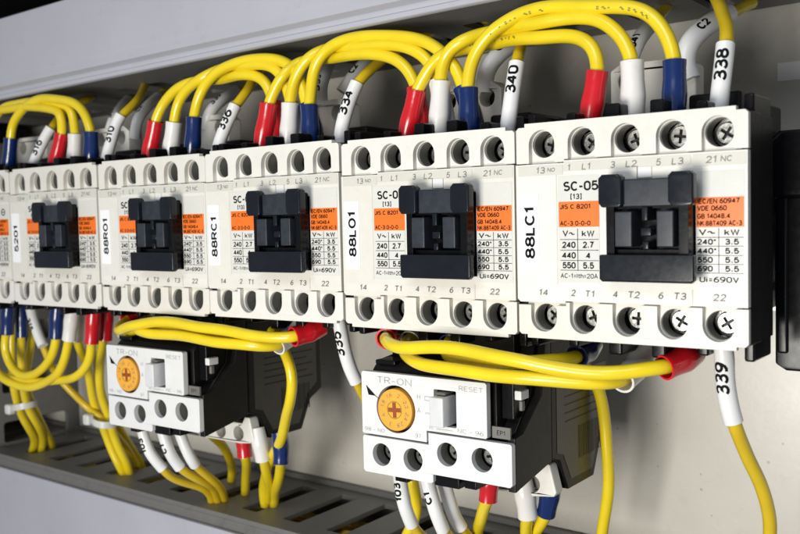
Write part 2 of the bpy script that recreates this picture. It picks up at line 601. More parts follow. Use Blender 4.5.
lt = empty('wiring_duct', (-20, 8, -9.9))
tag(lt, 'grey slotted duct with pale blue cover along the bottom, wires dropping into it', 'wiring duct', 'wiring ducts')
L0 = (-20, 8, -9.9)
b = MB()
flat_slotted(b, -52, 4, 3.05, 7.9, -10.08, -9.9, slots_x(-50.9, 3, 2.0, 0.78, 3.85, 7.15, 0.1), TRAY)
b.box(-52, 4, 3.05, 3.22, -14, -10.08, TRAY)
b.box(-52, 4, 7.72, 7.9, -14, -9.72, TRAY)
b.box(-52, 4, 3.3, 7.7, -14.2, -13.9, TRAY)
b.build('duct_body', lt, L0, bevel=0.015)
b = MB()
b.plate([(3.0, -10.42), (2.86, -10.42), (2.82, -10.5), (2.82, -16), (3.0, -16)], [], -52, 4, DUCT, axis='x')
b.build('duct_cover', lt, L0)
lt.rotation_euler = (0, R(0.8), 0)

vt = empty('wiring_duct', (-36.5, 8, 0))
tag(vt, 'dark vertical slotted duct in shadow at the far left behind the wires', 'wiring duct', 'wiring ducts')
b = MB()
hs = []
z = -9.6
while z < 5:
    hs.append(rrect(4.0, 7.3, z, z + 0.95, 0.15, 3))
    z += 2.3
b.plate([(3.2, -9.86), (7.95, -9.86), (7.95, 5.5), (3.2, 5.5)], hs, -34.75, -34.55, TRAY, axis='x')
b.box(-39, -34.75, 3.2, 3.35, -9.86, 5.5, TRAY)
b.box(-39, -38.8, 3.35, 7.95, -9.86, 5.5, TRAY)
b.build('duct_body', vt, (-36.5, 8, 0), bevel=0.02)

# DIN rail
b = MB()
b.plate([(7.1, -2.35), (7.1, -1.9), (7.2, -1.9), (7.2, -1.8), (7.75, -1.75), (7.75, 0.62), (7.2, 0.68), (7.2, 0.78), (7.1, 0.78), (7.1, 1.2), (7.0, 1.2),
         (7.0, 0.68), (7.1, 0.6), (7.65, 0.55), (7.65, -1.68), (7.1, -1.73), (7.0, -1.8), (7.0, -2.35)], [], -40, 10, ZINC, axis='x')
tag(b.build('mounting_rail', bevel=0), 'zinc plated mounting rail passing behind the row of contactors', 'rail')

# ================================================================== contactor
HX = [-4.62, -3.64, -2.61, -1.60, -0.635]
BASE = Vector((-2.65, 7.0, -2.3))


def screw_mesh(c, y, rot):
    mb = MB()
    r = 0.25
    a, t = 0.15, 0.034
    # ordered cross outline
    pts = []
    for k in range(4):
        an = rot + k * math.pi / 2
        for px, pz in ((a, -t), (a, t), (t, t)):
            pts.append((c[0] + px * math.cos(an) - pz * math.sin(an), c[1] + px * math.sin(an) + pz * math.cos(an)))
    mb.plate(circ(c, r * 0.86, 24), [pts], y, y + 0.09, STEEL)
    # domed rim
    seg = 24
    V, F = [], []
    for q, yy in ((0.86, 0.0), (0.96, 0.03), (1.0, 0.08), (1.0, 0.16)):
        V += [(c[0] + r * q * math.cos(2 * math.pi * i / seg), y + yy, c[1] + r * q * math.sin(2 * math.pi * i / seg)) for i in range(seg)]
    for j in range(3):
        for i in range(seg):
            F.append((j * seg + i, j * seg + (i + 1) % seg, (j + 1) * seg + (i + 1) % seg, (j + 1) * seg + i))
    mb.add(V, F, STEEL)
    mb.cyl(c, r * 0.85, y + 0.091, y + 0.12, BODYB, 20)
    # square clamp washer behind the head, tilted a little
    s = 0.3
    ca, sa = math.cos(rot * .15), math.sin(rot * .15)
    sq = [(c[0] + px * ca - pz * sa, c[1] + px * sa + pz * ca) for px, pz in ((-s, -s), (s, -s), (s, s), (-s, s))]
    mb.plate(sq, [], y + 0.17, y + 0.22, STEEL)
    return mb


def terminal_cover(top):
    """front plate with five openings that run out towards the middle of the device"""
    sg = 1 if top else -1
    lines = [(-5.27, -4.06, 1.56 if top else 1.70), (-4.06, -0.03, 1.62 if top else 1.62)]
    pts = []
    edge = []
    for i, cx in enumerate(HX):
        zl = lines[0][2] if cx < -4.06 else lines[1][2]
        if i == 1: edge += [(-4.06, lines[0][2]), (-4.06, lines[1][2])]
        r = 0.325
        edge.append((cx - r, zl))
        for k in range(15):
            a = math.pi - math.pi * k / 14
            edge.append((cx + r * math.cos(a), 1.985 + r * math.sin(a)))
        edge.append((cx + r, zl))
    pts = [(-5.27, lines[0][2])] + edge + [(-0.03, lines[1][2]), (-0.03, 2.33), (-0.09, 2.39), (-0.27, 2.39), (-0.27, 2.475), (-5.05, 2.475), (-5.05, 2.39), (-5.21, 2.39), (-5.27, 2.33)]
    mb = MB()
    mb.plate([(x, z * sg) for x, z in pts], [], 0.0, 0.15, WHITE)
    # recessed floor with the round screw wells
    hl = [circ((cx, 1.985 * sg), 0.305, 26) for cx in HX]
    z0, z1 = sorted((1.5 * sg, 2.36 * sg))
    mb.plate([(-5.1, z0), (-0.2, z0), (-0.2, z1), (-5.1, z1)], hl, 0.153, 0.26, WHITE)
    for cx in HX:
        seg = 26
        V, F = [], []
        for yy in (0.262, 0.62):
            for rr in (0.305, 0.335):
                V += [(cx + rr * math.cos(2 * math.pi * i / seg), yy, 1.985 * sg + rr * math.sin(2 * math.pi * i / seg)) for i in range(seg)]
        for i in range(seg):
            j = (i + 1) % seg
            F += [(i, j, j + 2 * seg, i + 2 * seg), (i + seg, j + seg, j + 3 * seg, i + 3 * seg), (i + 2 * seg, j + 2 * seg, j + 3 * seg, i + 3 * seg),
                  (i, j, j + seg, i + seg)]
        mb.add(V, F, GREYHOLE)  # well walls of the ivory cover, recess shade put into their colour
    return mb


def make_contactor():
    root = empty('contactor', BASE)
    off = BASE
    # black base body
    b = MB()
    b.box(-5.25, -0.05, 1.0, 1.9, -2.36, 2.36, BODYB)
    b.box(-5.26, -5.12, 0.155, 1.0, -2.38, 2.38, BODYB)
    b.box(-0.18, -0.04, 0.155, 1.0, -2.38, 2.38, BODYB)
    b.box(-5.1, -0.2, 0.3, 0.99, -1.52, 1.52, BODYB)
    b.box(-5.11, -0.19, 0.155, 0.99, 2.365, 2.42, BODYB)
    b.box(-5.11, -0.19, 0.155, 0.99, -2.42, -2.365, BODYB)
    b.box(-5.0, -0.8, 1.9, 3.6, -2.1, 2.15, BODYB)
    b.box(-4.8, -1.3, 3.6, 6.95, -2.25, 2.3, BODYB)
    b.box(-0.8, -0.3, 1.9, 2.6, -1.7, 1.6, BODYB)
    b.build('base_body', root, off, bevel=0.05)
    # barriers standing between the terminals, top and bottom
    for x0, x1, zz in ((-5.24, -5.02, 2.74), (-4.25, -4.0, 2.7), (-3.26, -2.94, 2.82), (-2.26, -1.94, 2.82), (-1.24, -1.0, 2.7), (-0.27, -0.05, 2.76)):
        for s in (1, -1):
            z0, z1 = sorted((2.3 * s, zz * s))
            MB().box(x0, x1, 0.5, 1.75, z0, z1, BLACK).build('terminal_barrier', root, off, bevel=0.05)
    # two dark blocks and the ivory coil terminal at the rear top
    b = MB()
    b.box(-4.9, -4.25, 2.6, 4.4, 2.1, 3.15, BODYB)
    b.box(-2.0, -0.8, 2.2, 4.4, 2.1, 3.05, BODYB)
    b.box(-4.9, -0.7, 3.6, 5.2, 2.2, 2.9, BODYB)
    b.build('rear_housing', root, off, bevel=0.08)
    b = MB()
    hl = [circ((-3.75, 3.62), 0.24, 20), circ((-2.5, 3.62), 0.24, 20)]
    b.plate([(-4.2, 2.25), (-2.05, 2.25), (-2.05, 3.85), (-2.3, 4.05), (-4.0, 4.05), (-4.2, 3.9)], hl, 2.9, 3.5, WHITE)
    b.box(-4.1, -2.15, 3.51, 3.6, 2.4, 3.9, BODYB)
    b.build('coil_terminal', root, off, bevel=0.05)
    # middle shell
    b = MB()
    b.plate([(-5.27, -1.56), (-5.2, -1.63), (-4.05, -1.63), (-4.05, -1.585), (-0.03, -1.585), (-0.03, 1.585), (-4.05, 1.585), (-4.05, 1.53), (-5.27, 1.53)],
            [rrect(-2.98, -0.98, -1.04, 1.0, 0.03, 2)], -0.04, 0.15, WHITE)
    b.box(-3.0, -0.95, 0.155, 0.29, -1.1, 1.1, BLACK)
    b.box(-4.25, -4.22, -0.048, -0.0395, -1.2, 1.3, BEIGE)
    b.build('front_shell', root, off, bevel=0.025)
    terminal_cover(True).build('terminal_cover', root, off, bevel=0.022)
    terminal_cover(False).build('terminal_cover', root, off, bevel=0.022)
    # printed marking strips
    for s, marks in ((1, (('13', -4.63, 0.17), ('NO', -4.36, 0.11), ('1', -3.92, 0.17), ('L1', -3.5, 0.17), ('3', -2.88, 0.17), ('L2', -2.46, 0.17), ('5', -1.86, 0.17),
                          ('L3', -1.45, 0.17), ('21', -0.75, 0.17), ('NC', -0.45, 0.14))),
                     (-1, (('14', -4.6, 0.17), ('2', -3.85, 0.17), ('T1', -3.45, 0.17), ('4', -2.85, 0.17), ('T2', -2.43, 0.17), ('6', -1.83, 0.17), ('T3', -1.42, 0.17),
                           ('22', -0.6, 0.17)))):
        b = MB()
        if s > 0:
            b.box(-5.2, -4.07, -0.052, -0.041, 1.27, 1.49, BEIGE)
            b.box(-4.04, -1.17, -0.052, -0.041, 1.34, 1.55, BEIGE)
            b.box(-1.13, -0.06, -0.052, -0.041, 1.3, 1.55, BEIGE)
            zt = 1.43
        else:
            b.box(-1.165, -1.14, -0.052, -0.041, -1.57, -1.25, BEIGE)
            zt = -1.39
        b.box(-5.2, -0.06, -0.0415, -0.0405, zt - 0.09, zt + 0.07, BEIGE if s > 0 else WHITE)
        for t, x, sz in marks:
            b.text(t, x, -0.056, zt - (0.04 if x < -4.1 and s > 0 else 0), sz * 1.2, INKG, bold=0.004, shear=0.12, sx=1.2 if len(t) > 1 else 1.0)
        b.build('marking_strip', root, off, smooth=False)
    # small white tab under the top strip
    b = MB()
    b.box(-2.3, -2.0, -0.075, -0.041, 1.12, 1.35, WHITE2)
    b.box(-2.33, -2.305, -0.06, -0.041, 1.12, 1.37, GREYHOLE)
    b.build('latch_tab', root, off)
    # rating labels
    b = MB()
    b.box(-4.2, -3.2, -0.05, -0.041, -1.16, 1.24, FILM)
    b.box(-4.18, -3.2, -0.053, -0.0505, 0.09, 0.66, ORANGE)
    yy = -0.056
    b.text('SC-05', -4.04, yy, 1.0, 0.3, INK, bold=0.012, align='LEFT', sx=1.0, maxw=0.84)
    b.text('[13]', -3.75, yy, 0.77, 0.17, INK, bold=0.006, sx=1.0)
    b.text('JIS C 8201', -4.14, yy, 0.55, 0.15, INK, bold=0.006, align='LEFT', maxw=0.74)
    b.text('AC-3 0-0-0', -4.14, yy, 0.18, 0.15, INK, bold=0.006, align='LEFT', maxw=0.74)
    for zz in (-0.19, -0.43, -0.66, -0.88): b.box(-4.15, -3.22, -0.0545, -0.0505, zz - 0.006, zz + 0.006, INK)
    b.box(-3.73, -3.715, -0.0545, -0.0505, -0.88, 0.05, INK)
    b.text('V\u007e', -3.94, yy, -0.06, 0.19, INK, bold=0.004, maxw=0.3)
    b.text('kW', -3.47, yy, -0.06, 0.19, INK, bold=0.004, maxw=0.3)
    for zz, l, r in ((-0.31, '240', '2.7'), (-0.545, '440', '4'), (-0.77, '550', '5.5')):
        b.text(l, -3.94, yy, zz, 0.2, INK, bold=0.009, sx=0.95)
        b.text(r, -3.47, yy, zz, 0.2, INK, bold=0.009, sx=0.95)
    b.text('AC-1=Ith=20A', -3.7, yy, -1.0, 0.15, INK, bold=0.002, maxw=0.9)
    b.build('rating_label', root, off, smooth=False)
    b = MB()
    b.box(-1.07, -0.09, -0.05, -0.041, -1.17, 1.2, FILM)
    b.box(-1.06, -0.1, -0.053, -0.0505, 0.05, 0.66, ORANGE)
    for t, zz, w in (('IEC/EN 60947', 0.58, 0.86), ('VDE 0660', 0.43, 0.6), ('GB 14048.4', 0.28, 0.66), ('NK:88T409 AC-3', 0.13, 0.9)):
        b.text(t, -1.03, yy, zz, 0.15, INK, bold=0.007, align='LEFT', maxw=w)
    for zz in (-0.16, -0.34, -0.53, -0.71, -0.89): b.box(-1.05, -0.11, -0.0545, -0.0505, zz - 0.006, zz + 0.006, INK)
    b.box(-0.61, -0.597, -0.0545, -0.0505, -0.89, 0.03, INK)
    b.text('V\u007e', -0.84, yy, -0.06, 0.17, INK, bold=0.004, maxw=0.34)
    b.text('kW', -0.34, yy, -0.06, 0.17, INK, bold=0.004, maxw=0.3)
    for zz, l, r in ((-0.25, '240*', '3.5'), (-0.435, '440*', '5.5'), (-0.62, '550', '5.5'), (-0.8, '690', '5.5')):
        b.text(l, -1.03, yy, zz, 0.17, INK, bold=0.009, sx=1.1, align='LEFT')
        b.text(r, -0.34, yy, zz, 0.17, INK, bold=0.009, sx=1.2)
    b.text('Ui=690V', -0.6, yy, -1.03, 0.17, INK, bold=0.005, maxw=0.8)
    b.build('rating_label', root, off, smooth=False)
    # black front block that can be pressed
    b = MB()
    b.plate(rrect(-2.93, -1.13, -1.02, 0.98, 0.05, 3), [rrect(-2.72, -1.3, -0.4, 0.46, 0.03, 2)], -0.28, 0.14, BLACK)
    b.box(-2.74, -1.2, -0.02, 0.13, -0.42, 0.48, BLACK)
    b.box(-2.88, -2.7, -0.42, -0.04, -0.55, 0.52, BLACK)
    b.box(-1.3, -1.1, -0.42, -0.04, -0.55, 0.52, BLACK)
    blk = b.build('interlock_block', root, off, bevel=0.045)
    b = MB()
    b.box(-2.5, -1.4, -0.47, -0.27, 0.5, 1.09, BLACKSHEEN)
    b.build('slide_bar', blk, (0, 0, 0), bevel=0.04).location = -off
    b = MB()
    b.plate([(-2.98, -1.02), (-2.92, -1.08), (-0.99, -1.08), (-0.93, -1.02), (-0.93, -0.5), (-2.98, -0.5)], [], -0.6, -0.4, BLACKG)
    b.box(-2.94, -1.12, -0.41, -0.2, -1.05, -0.53, BLACK)
    b.build('bottom_bar', blk, (0, 0, 0), bevel=0.04).location = -off
    b = MB()
    b.box(-2.07, -1.93, -0.48, -0.04, 0.2, 0.5, BLACKG)
    b.box(-2.12, -1.88, -0.42, -0.04, -0.12, 0.06, BLACKG)
    b.box(-2.07, -1.93, -0.44, -0.04, -0.4, -0.22, BLACKG)
    b.build('centre_rib', blk, (0, 0, 0), bevel=0.03).location = -off
    for x0 in (-2.98, -1.46):
        b = MB()
        b.plate([(x0 + 0.08, 0.5), (x0 + 0.5, 0.5), (x0 + 0.53, 0.55), (x0 + 0.53, 1.13), (x0 + 0.45, 1.2), (x0 + 0.08, 1.2), (x0, 1.12), (x0, 0.6)], [], -0.62, -0.36, BLACKG)
        b.box(x0 + 0.05, x0 + 0.35, -0.37, -0.05, 0.52, 1.1, BLACK)
        b.build('block_lug', blk, (0, 0, 0), bevel=0.05).location = -off
    for x0, x1 in ((-2.63, -2.25), (-1.72, -1.36)):
        b = MB()
        b.box(x0, x1, -0.56, 0.1, -0.34, 0.41, BLACKSHEEN)
        b.build('push_plate', blk, (0, 0, 0), bevel=0.03).location = -off
    for s in (1, -1):
        for i, cx in enumerate(HX):
            screw_mesh((cx - 0.0, 1.985 * s), 0.58 + 0.04 * ((i * 7) % 3), 0.3 + i * 1.1 + s).build('terminal_screw', root, off)
    return root


def kids(o): return [c for c in ALL() if c.parent == o]


def ALL(): return list(col.objects)


def copy_tree(src, parent=None):
    c = src.copy()
    col.objects.link(c)
    if parent:
        c.parent = parent
    for ch in [q for q in src.children]:
        copy_tree(ch, c)
    return c


proto = make_contactor()
names = ['88LC1', '88LO1', '88RC1', '88RO1', '5201', '']
clabels = ['ivory contactor marked 88LC1, rightmost and largest of the row',
           'ivory contactor marked 88LO1, directly left of the one marked 88LC1',
           'ivory contactor marked 88RC1, third from the right in the row',
           'ivory contactor marked 88RO1, above the left relay',
           'ivory contactor marked 5201, small and far at the left end',
           'ivory contactor cut off by the left edge of the photo, only its right end showing']
cons = [proto] + [copy_tree(proto) for _ in range(5)]
for i, c in enumerate(cons):
    c.location = BASE + Vector((-5.3 * i, 0, 0)) + Vector(((0, 0, 0), (0, .012, -.01), (0, -.015, .012), (0.01, .01, 0), (0, -.01, -.015), (0, 0, 0))[i])
    c.rotation_euler = (R((0, .15, -.12, .1, -.1, 0)[i]), R((0, .15, -.2, .18, -.12, 0)[i]), 0)
    tag(c, clabels[i], 'contactor', 'contactors mounted side by side on the rail')
    if names[i]:
        b = MB()
        b.plate(rrect(-5.17, -4.68, -0.93, 0.87, 0.03, 2), [], -0.056, -0.0415, PAPER)
        b.text(names[i], -4.93, -0.0585, -0.02 + (0, .03, -.05, .02, -.03)[i], 0.36, INK, bold=0.016, rot=math.pi / 2, maxw=(1.18 if len(names[i]) > 4 else 0.95))
        b.build('name_label', c, BASE, smooth=False)
b = MB()
b.text('F', -0.84, -0.056, 0.92, 0.34, INK, bold=0.02, shear=0.2)
b.plate(circ((-0.42, 0.92), 0.13, 20), [circ((-0.42, 0.92), 0.095, 20)], -0.057, -0.0505, INK)
b.box(-0.5, -0.34, -0.057, -0.0505, 0.905, 0.935, INK)
b.build('approval_mark', cons[5], BASE, smooth=False)


# ================================================================== overload relay
def make_relay():
    RB = Vector((-2.3, 6.0, -6.9))
    root = empty('overload_relay', RB)
    # front part of the black housing
    b = MB()
    b.plate([(0.5, -6.2), (2.0, -5.92), (2.0, -2.6), (1.2, -2.6), (1.2, -3.35), (0.55, -3.42), (0.3, -3.66), (0.3, -5.0), (0.5, -5.05)], [], -4.45, -0.62, BODYB, axis='x')
    b.plate([(0.12, -6.28), (2.0, -5.92), (2.0, -2.6), (1.75, -2.6), (1.5, -4.1), (0.5, -4.9), (0.12, -4.95)], [], -0.24, -0.02, BODYB, axis='x')
    b.plate([(0.5, -6.2), (1.95, -5.95), (1.95, -2.6), (1.6, -2.6), (1.3, -4.1), (0.5, -4.95)], [], -0.619, -0.245, BODYB, axis='x')
    b.box(-4.5, -4.4, 0.115, 0.6, -6.28, -3.7, BODYB)
    b.box(-4.39, -2.35, 0.115, 0.5, -6.3, -6.2, BODYB)
    b.box(-2.3, -0.25, 0.115, 0.5, -6.1, -6.0, BODYB)
    b.box(-4.39, -0.62, 0.115, 0.29, -5.34, -5.28, BODYB)
    b.box(-4.35, -0.75, 0.115, 0.29, -3.75, -3.68, BODYB)
    b.box(-0.6, -0.26, 0.5, 1.9, -4.6, -3.5, BLACK)
    b.box(-3.6, -2.6, 0.5, 1.3, -3.45, -3.3, BLACK)
    b.box(-4.35, -3.7, 0.3, 1.3, -3.5, -3.38, BLACK)
    b.box(-2.35, -1.6, 0.06, 1.0, -6.42, -6.15, BLACK)
    b.box(-1.45, -1.1, 0.06, 1.0, -6.36, -6.15, BLACK)
    b.box(-3.6, -3.2, 0.06, 1.0, -6.5, -6.2, BLACK)
    b.build('front_housing', root, RB, bevel=0.03)
    b = MB()
    b.plate([(2.05, -5.9), (2.5, -6.05), (2.95, -6.9), (4.6, -6.9), (5.1, -5.9), (5.7, -5.6), (5.7, -3.0), (5.0, -2.6), (2.05, -2.6)], [], -4.4, -0.06, BODYB, axis='x')
    hb = b.build('rear_housing', root, RB, bevel=0.06)
    # glossy label on the side of the rear housing
    b = MB()
    k = [(2.7, -5.9), (3.15, -6.65), (4.45, -6.65), (4.9, -5.7), (5.4, -5.35), (5.4, -3.8), (2.35, -3.8), (2.35, -5.8)]
    b.plate(k, [], -0.058, -0.05, BROWNL, axis='x')
    for i in range(16):
        y0 = 3.6 + i * 0.09
        b.add([(-0.046, y0, -6.2), (-0.046, y0 + 0.03 + 0.02 * (i % 3 == 0), -6.2), (-0.046, y0 + 0.03 + 0.02 * (i % 3 == 0), -5.3), (-0.046, y0, -5.3)], [(0, 1, 2, 3)], BODYB)
    for j in range(5):
        b.add([(-0.046, 2.8, -4.2 - j * 0.22), (-0.046, 5.2 - 0.3 * (j % 2), -4.2 - j * 0.22), (-0.046, 5.2 - 0.3 * (j % 2), -4.16 - j * 0.22), (-0.046, 2.8, -4.16 - j * 0.22)], [(0, 1, 2, 3)], BODYB)
    b.build('side_label', root, RB, smooth=False)
    # front panel
    b = MB()
    P = [(-4.53, -5.27), (-4.5, -5.3), (-2.46, -5.3), (-2.46, -5.0), (-0.72, -5.0), (-0.68, -4.96), (-0.68, -3.68), (-0.72, -3.64), (-4.48, -3.64), (-4.53, -3.69)]
    slot = rrect(-2.22, -1.55, -4.84, -3.92, 0.03, 2)
    b.plate(P, [slot, circ((-3.42, -4.56), 0.625, 36)], -0.08, 0.1, WHITE2)
    b.box(-2.3, -1.5, 0.3, 0.5, -4.9, -3.8, BLACK)
    b.plate(circ((-3.39, -4.56), 0.7, 24), [], 0.102, 0.2, BLACK)
    yy = -0.085
    b.text('TR-ON', -3.45, yy, -3.83, 0.25, INKL, bold=0.0, maxw=1.1)
    b.text('RESET', -1.12, yy, -3.83, 0.17, INKL, maxw=0.68)
    b.text('H', -2.68, yy, -4.16, 0.19, INKL)
    b.text('A', -2.68, yy, -4.5, 0.19, INKL)
    b.box(-2.5, -2.3, -0.084, -0.081, -4.24, -4.22, INKL)
    b.box(-2.5, -2.48, -0.084, -0.081, -4.22, -4.14, INKL)
    b.box(-2.5, -2.3, -0.084, -0.081, -4.14, -4.12, INKL)
    b.text('uto', -2.42, yy, -4.55, 0.1, INKL)
    b.text('98 - NO', -4.12, yy, -5.17, 0.15, INKL, maxw=0.66)
    b.text('97', -2.72, yy, -5.17, 0.16, INKL)
    b.text('95', -2.32, yy, -4.91, 0.13, INKL)
    b.box(-2.15, -1.65, -0.084, -0.081, -4.925, -4.91, INKL)
    b.text('NC - 96', -1.15, yy, -4.89, 0.15, INKL, maxw=0.75)
    b.add([(-4.38, yy, -4.0), (-4.3, yy, -4.26), (-4.05, yy, -4.27)], [(0, 1, 2)], INK)
    b.add([(-4.12, yy, -4.23), (-4.06, yy, -4.29), (-3.9, yy, -4.36)], [(0, 1, 2)], INK)
    b.build('front_panel', root, RB, bevel=0.02)
    # dial
    b = MB()
    b.cyl((-3.39, -4.56), 0.545, -0.17, 0.1, DIAL, 40)
    for i, t in enumerate(('2', '2.2', '2.4', '2.8', '3', 'A', '1.8', '1.6')):
        a = R(70 - i * 45)
        b.text(t, -3.39 + 0.4 * math.cos(a), -0.175, -4.56 + 0.4 * math.sin(a), 0.15, INKG, rot=a - math.pi / 2)
    dial = b.build('setting_dial', root, RB, bevel=0.02)
    b = MB()
    cr = []
    for k_ in range(4):
        an = k_ * math.pi / 2 + 0.05
        for px, pz in ((0.2, -0.055), (0.2, 0.055), (0.055, 0.055)):
            cr.append((-3.39 + px * math.cos(an) - pz * math.sin(an), -4.56 + px * math.sin(an) + pz * math.cos(an)))
    b.plate(cr, [], -0.178, -0.172, RUST)
    b.plate(circ((-3.39, -4.56), 0.235, 24), [circ((-3.39, -4.56), 0.215, 24)], -0.178, -0.172, INKY)
    b.build('dial_slot', dial, (0, 0, 0), smooth=False).location = -RB
    # reset button
    b = MB()
    b.box(-2.15, -1.74, -0.4, 0.25, -4.8, -4.06, LEVER)
    b.box(-2.1, -1.8, -0.2, 0.25, -4.04, -3.97, GREYHOLE)
    b.build('reset_button', root, RB, bevel=0.05)
    # lower terminal cover
    P = [(-4.54, -5.4), (-4.5, -5.36), (-2.42, -5.36), (-2.42, -5.06), (-0.06, -5.06), (-0.02, -5.1), (-0.02, -6.05), (-0.08, -6.11), (-2.3, -6.11), (-2.3, -6.3), (-2.36, -6.34),
         (-4.48, -6.34), (-4.54, -6.28)]
    hc = [(-3.93, -5.82), (-2.92, -5.82), (-1.87, -5.54), (-0.85, -5.54)]
    b = MB()
    b.plate(P, [circ(c, 0.3, 30) for c in hc], -0.06, 0.11, WHITE2)
    seg = 26
    for cx, cz in hc:
        V, F = [], []
        for yv in (0.112, 0.42):
            for rr in (0.3, 0.33):
                V += [(cx + rr * math.cos(2 * math.pi * i / seg), yv, cz + rr * math.sin(2 * math.pi * i / seg)) for i in range(seg)]
        for i in range(seg):
            j = (i + 1) % seg
            F += [(i, j, j + 2 * seg, i + 2 * seg), (i + seg, j + seg, j + 3 * seg, i + 3 * seg), (i + 2 * seg, j + 2 * seg, j + 3 * seg, i + 3 * seg), (i, j, j + seg, i + seg)]
        b.add(V, F, GREYHOLE)  # same for the relay wells: darker colour stands for shade inside
    b.build('terminal_cover', root, RB, bevel=0.022)
    for i, (cx, cz) in enumerate(hc):
        screw_mesh((cx, cz), 0.40, 0.4 + i).build('terminal_screw', root, RB)
    # small silver name plate and white test tab
    b = MB()
    b.box(-0.62, -0.12, 0.06, 0.12, -4.98, -4.7, GREYHOLE)
    b.text('EP1', -0.37, 0.055, -4.84, 0.16, INK)
    b.build('small_plate', root, RB, smooth=False)
    b = MB()
    b.box(-0.16, 0.03, 0.35, 0.75, -4.07, -3.84, WHITE2)
    b.box(-0.1, 0.0, 0.45, 0.6, -4.35, -4.1, GREYHOLE)
    b.build('test_tab', root, RB, bevel=0.03)
    # white rear outgoing terminal
    b = MB()
    b.plate([(-4.3, -6.3), (-0.55, -6.3), (-0.42, -6.08), (-0.2, -6.08), (-0.02, -6.8), (-0.1, -6.92), (-0.7, -7.0), (-4.3, -7.0)],
            [circ((-0.75, -6.66), 0.24, 24), circ((-1.6, -6.66), 0.24, 24), circ((-2.5, -6.66), 0.24, 24)], 2.2, 2.6, WHITE)
    b.box(-4.2, -0.25, 2.61, 2.9, -6.85, -6.3, BODYB)
    b.build('rear_terminal', root, RB, bevel=0.04)
    for cx in (-0.75, -1.6):
        b = MB()
        b.cyl((cx, -6.66), 0.2, 2.5, 2.6, GREYHOLE, 20)
        b.build('terminal_screw', root, RB)
    return root, RB


rel, RB = make_relay()
rel2 = copy_tree(rel)
rel.location = RB + Vector((-5.47, 0, 0))
rel2.location = RB + Vector((-16.44, 0, 0))
tag(rel, 'nearer, larger relay with white front and amber dial, below the contactor marked 88LO1', 'relay', 'overload relays')
tag(rel2, 'smaller left relay with white front and amber dial, below the contactor marked 88RO1', 'relay', 'overload relays')

# ================================================================== wires
WG = {}


def wire(name, path, rad, label, group, cat='wire', mt=None, pts=None, sleeves=(), marks=None):
    """one cable with its end sleeves. sleeves: (kind, path, radius, text, size, s0, phi, turn)"""
    P = pts if pts else ypath(path)
    base = P[0]
    root = empty(name, base)
    tag(root, label, cat, group)
    C = spline(P)
    ph = random.uniform(0, 6)
    L_ = 0
    for i in range(1, len(C)):              # slight hand-bent waviness
        L_ += (C[i] - C[i - 1]).length if i == 1 else 0.08
        e = min(1, i / 12, (len(C) - i) / 12) * 0.02
        C[i] = C[i] + Vector((math.sin(L_ * 2.1 + ph), math.sin(L_ * 1.7 + ph * 2), math.sin(L_ * 2.6 + ph * 3))) * e
    for sl in sleeves:                       # the cable follows the middle of its sleeve
        if sl[0] == 'M': continue
        SP = spline(ypath(sl[1]))
        for i, c in enumerate(C):
            k = min(range(len(SP)), key=lambda j: (SP[j] - c).length)
            d = (SP[k] - c).length
            if 0 < k < len(SP) - 1 and d < 0.6: C[i] = SP[k].copy()
            elif k in (0, len(SP) - 1) and d < 0.45: C[i] = c.lerp(SP[k], 0.5 * (1 - d / 0.45))
    C = [c for i, c in enumerate(C) if i == 0 or (c - C[i - 1]).length > 1e-3]
    for _ in range(5): C = [C[0]] + [(C[i - 1] + C[i] * 2 + C[i + 1]) / 4 for i in range(1, len(C) - 1)] + [C[-1]]
    b = MB()
    tube(b, C, rad, mt or (YEL2 if name == 'control_wire' else YEL))
    if marks:
        for s0, ln, phi in marks:
            q = s0
            while q < s0 + ln:
                tube_text(b, C, rad, random.choice(['-', '=', '~', '-']), 0.2, INKY, q, phi, 1, bold=0.01)
                q += random.choice([0.14, 0.2, 0.3])
    b.build('insulation', root, base)
    for sl in sleeves:
        kind, sp, r = sl[:3]
        SP = spline(ypath(sp))
        b = MB()
        if kind in ('R', 'W', 'B'):
            mtl = {'R': RED, 'W': WHT, 'B': BLU}[kind]
            jit = random.uniform(-.008, .008)
            prof = lambda t: r * (0.90 + 0.13 * min(1, max(0, (t) * 2.2)) if t < 0.45 else (1.03 - 0.10 * min(1, (t - 0.45) * 4) + 0.02 * (t > 0.9))) + jit
            tube(b, SP, prof, mtl, seg=22, caps=False)
            inner = SP[-max(3, len(SP) // 3):]
            tube(b, inner, lambda t: r * 0.80, mtl, seg=22, caps=False)
            # rim joining both walls
            T, N, B = frames(SP)
            T2, N2, B2 = frames(inner)
            V, F = [], []
            for rr, NN, BB in ((prof(1.0), N[-1], B[-1]), (r * 0.80, N2[-1], B2[-1])):
                V += [SP[-1] + (NN * math.cos(2 * math.pi * k / 22) + BB * math.sin(2 * math.pi * k / 22)) * rr for k in range(22)]
            F = [(k, (k + 1) % 22, (k + 1) % 22 + 22, k + 22) for k in range(22)]
            b.add(V, F, mtl)
            o_ = b.build('terminal_sleeve', root, base)
            o_['label'] = {'R': 'red vinyl terminal sleeve', 'W': 'white vinyl terminal sleeve', 'B': 'blue vinyl terminal sleeve'}[kind]
        else:
            tube(b, SP, r, TUBE, seg=20, caps=True)
            if len(sl) > 3 and sl[3]:
                _, _, _, txt, size, s0, phi, turn = sl
                tube_text(b, SP, r, txt, size, INK, s0, phi, turn)
            b.build('marker_tube', root, base)
    return root


YS = 1.25
JG = 'yellow jumper wires arching between the contactors'


def sleeve_pts(top, base, Y=YS):
    return [(base[0], base[1] + 10, Y), (base[0], base[1], Y), ((base[0] + top[0]) / 2 + 0.3, (base[1] + top[1]) / 2, Y), (top[0], top[1], Y)]


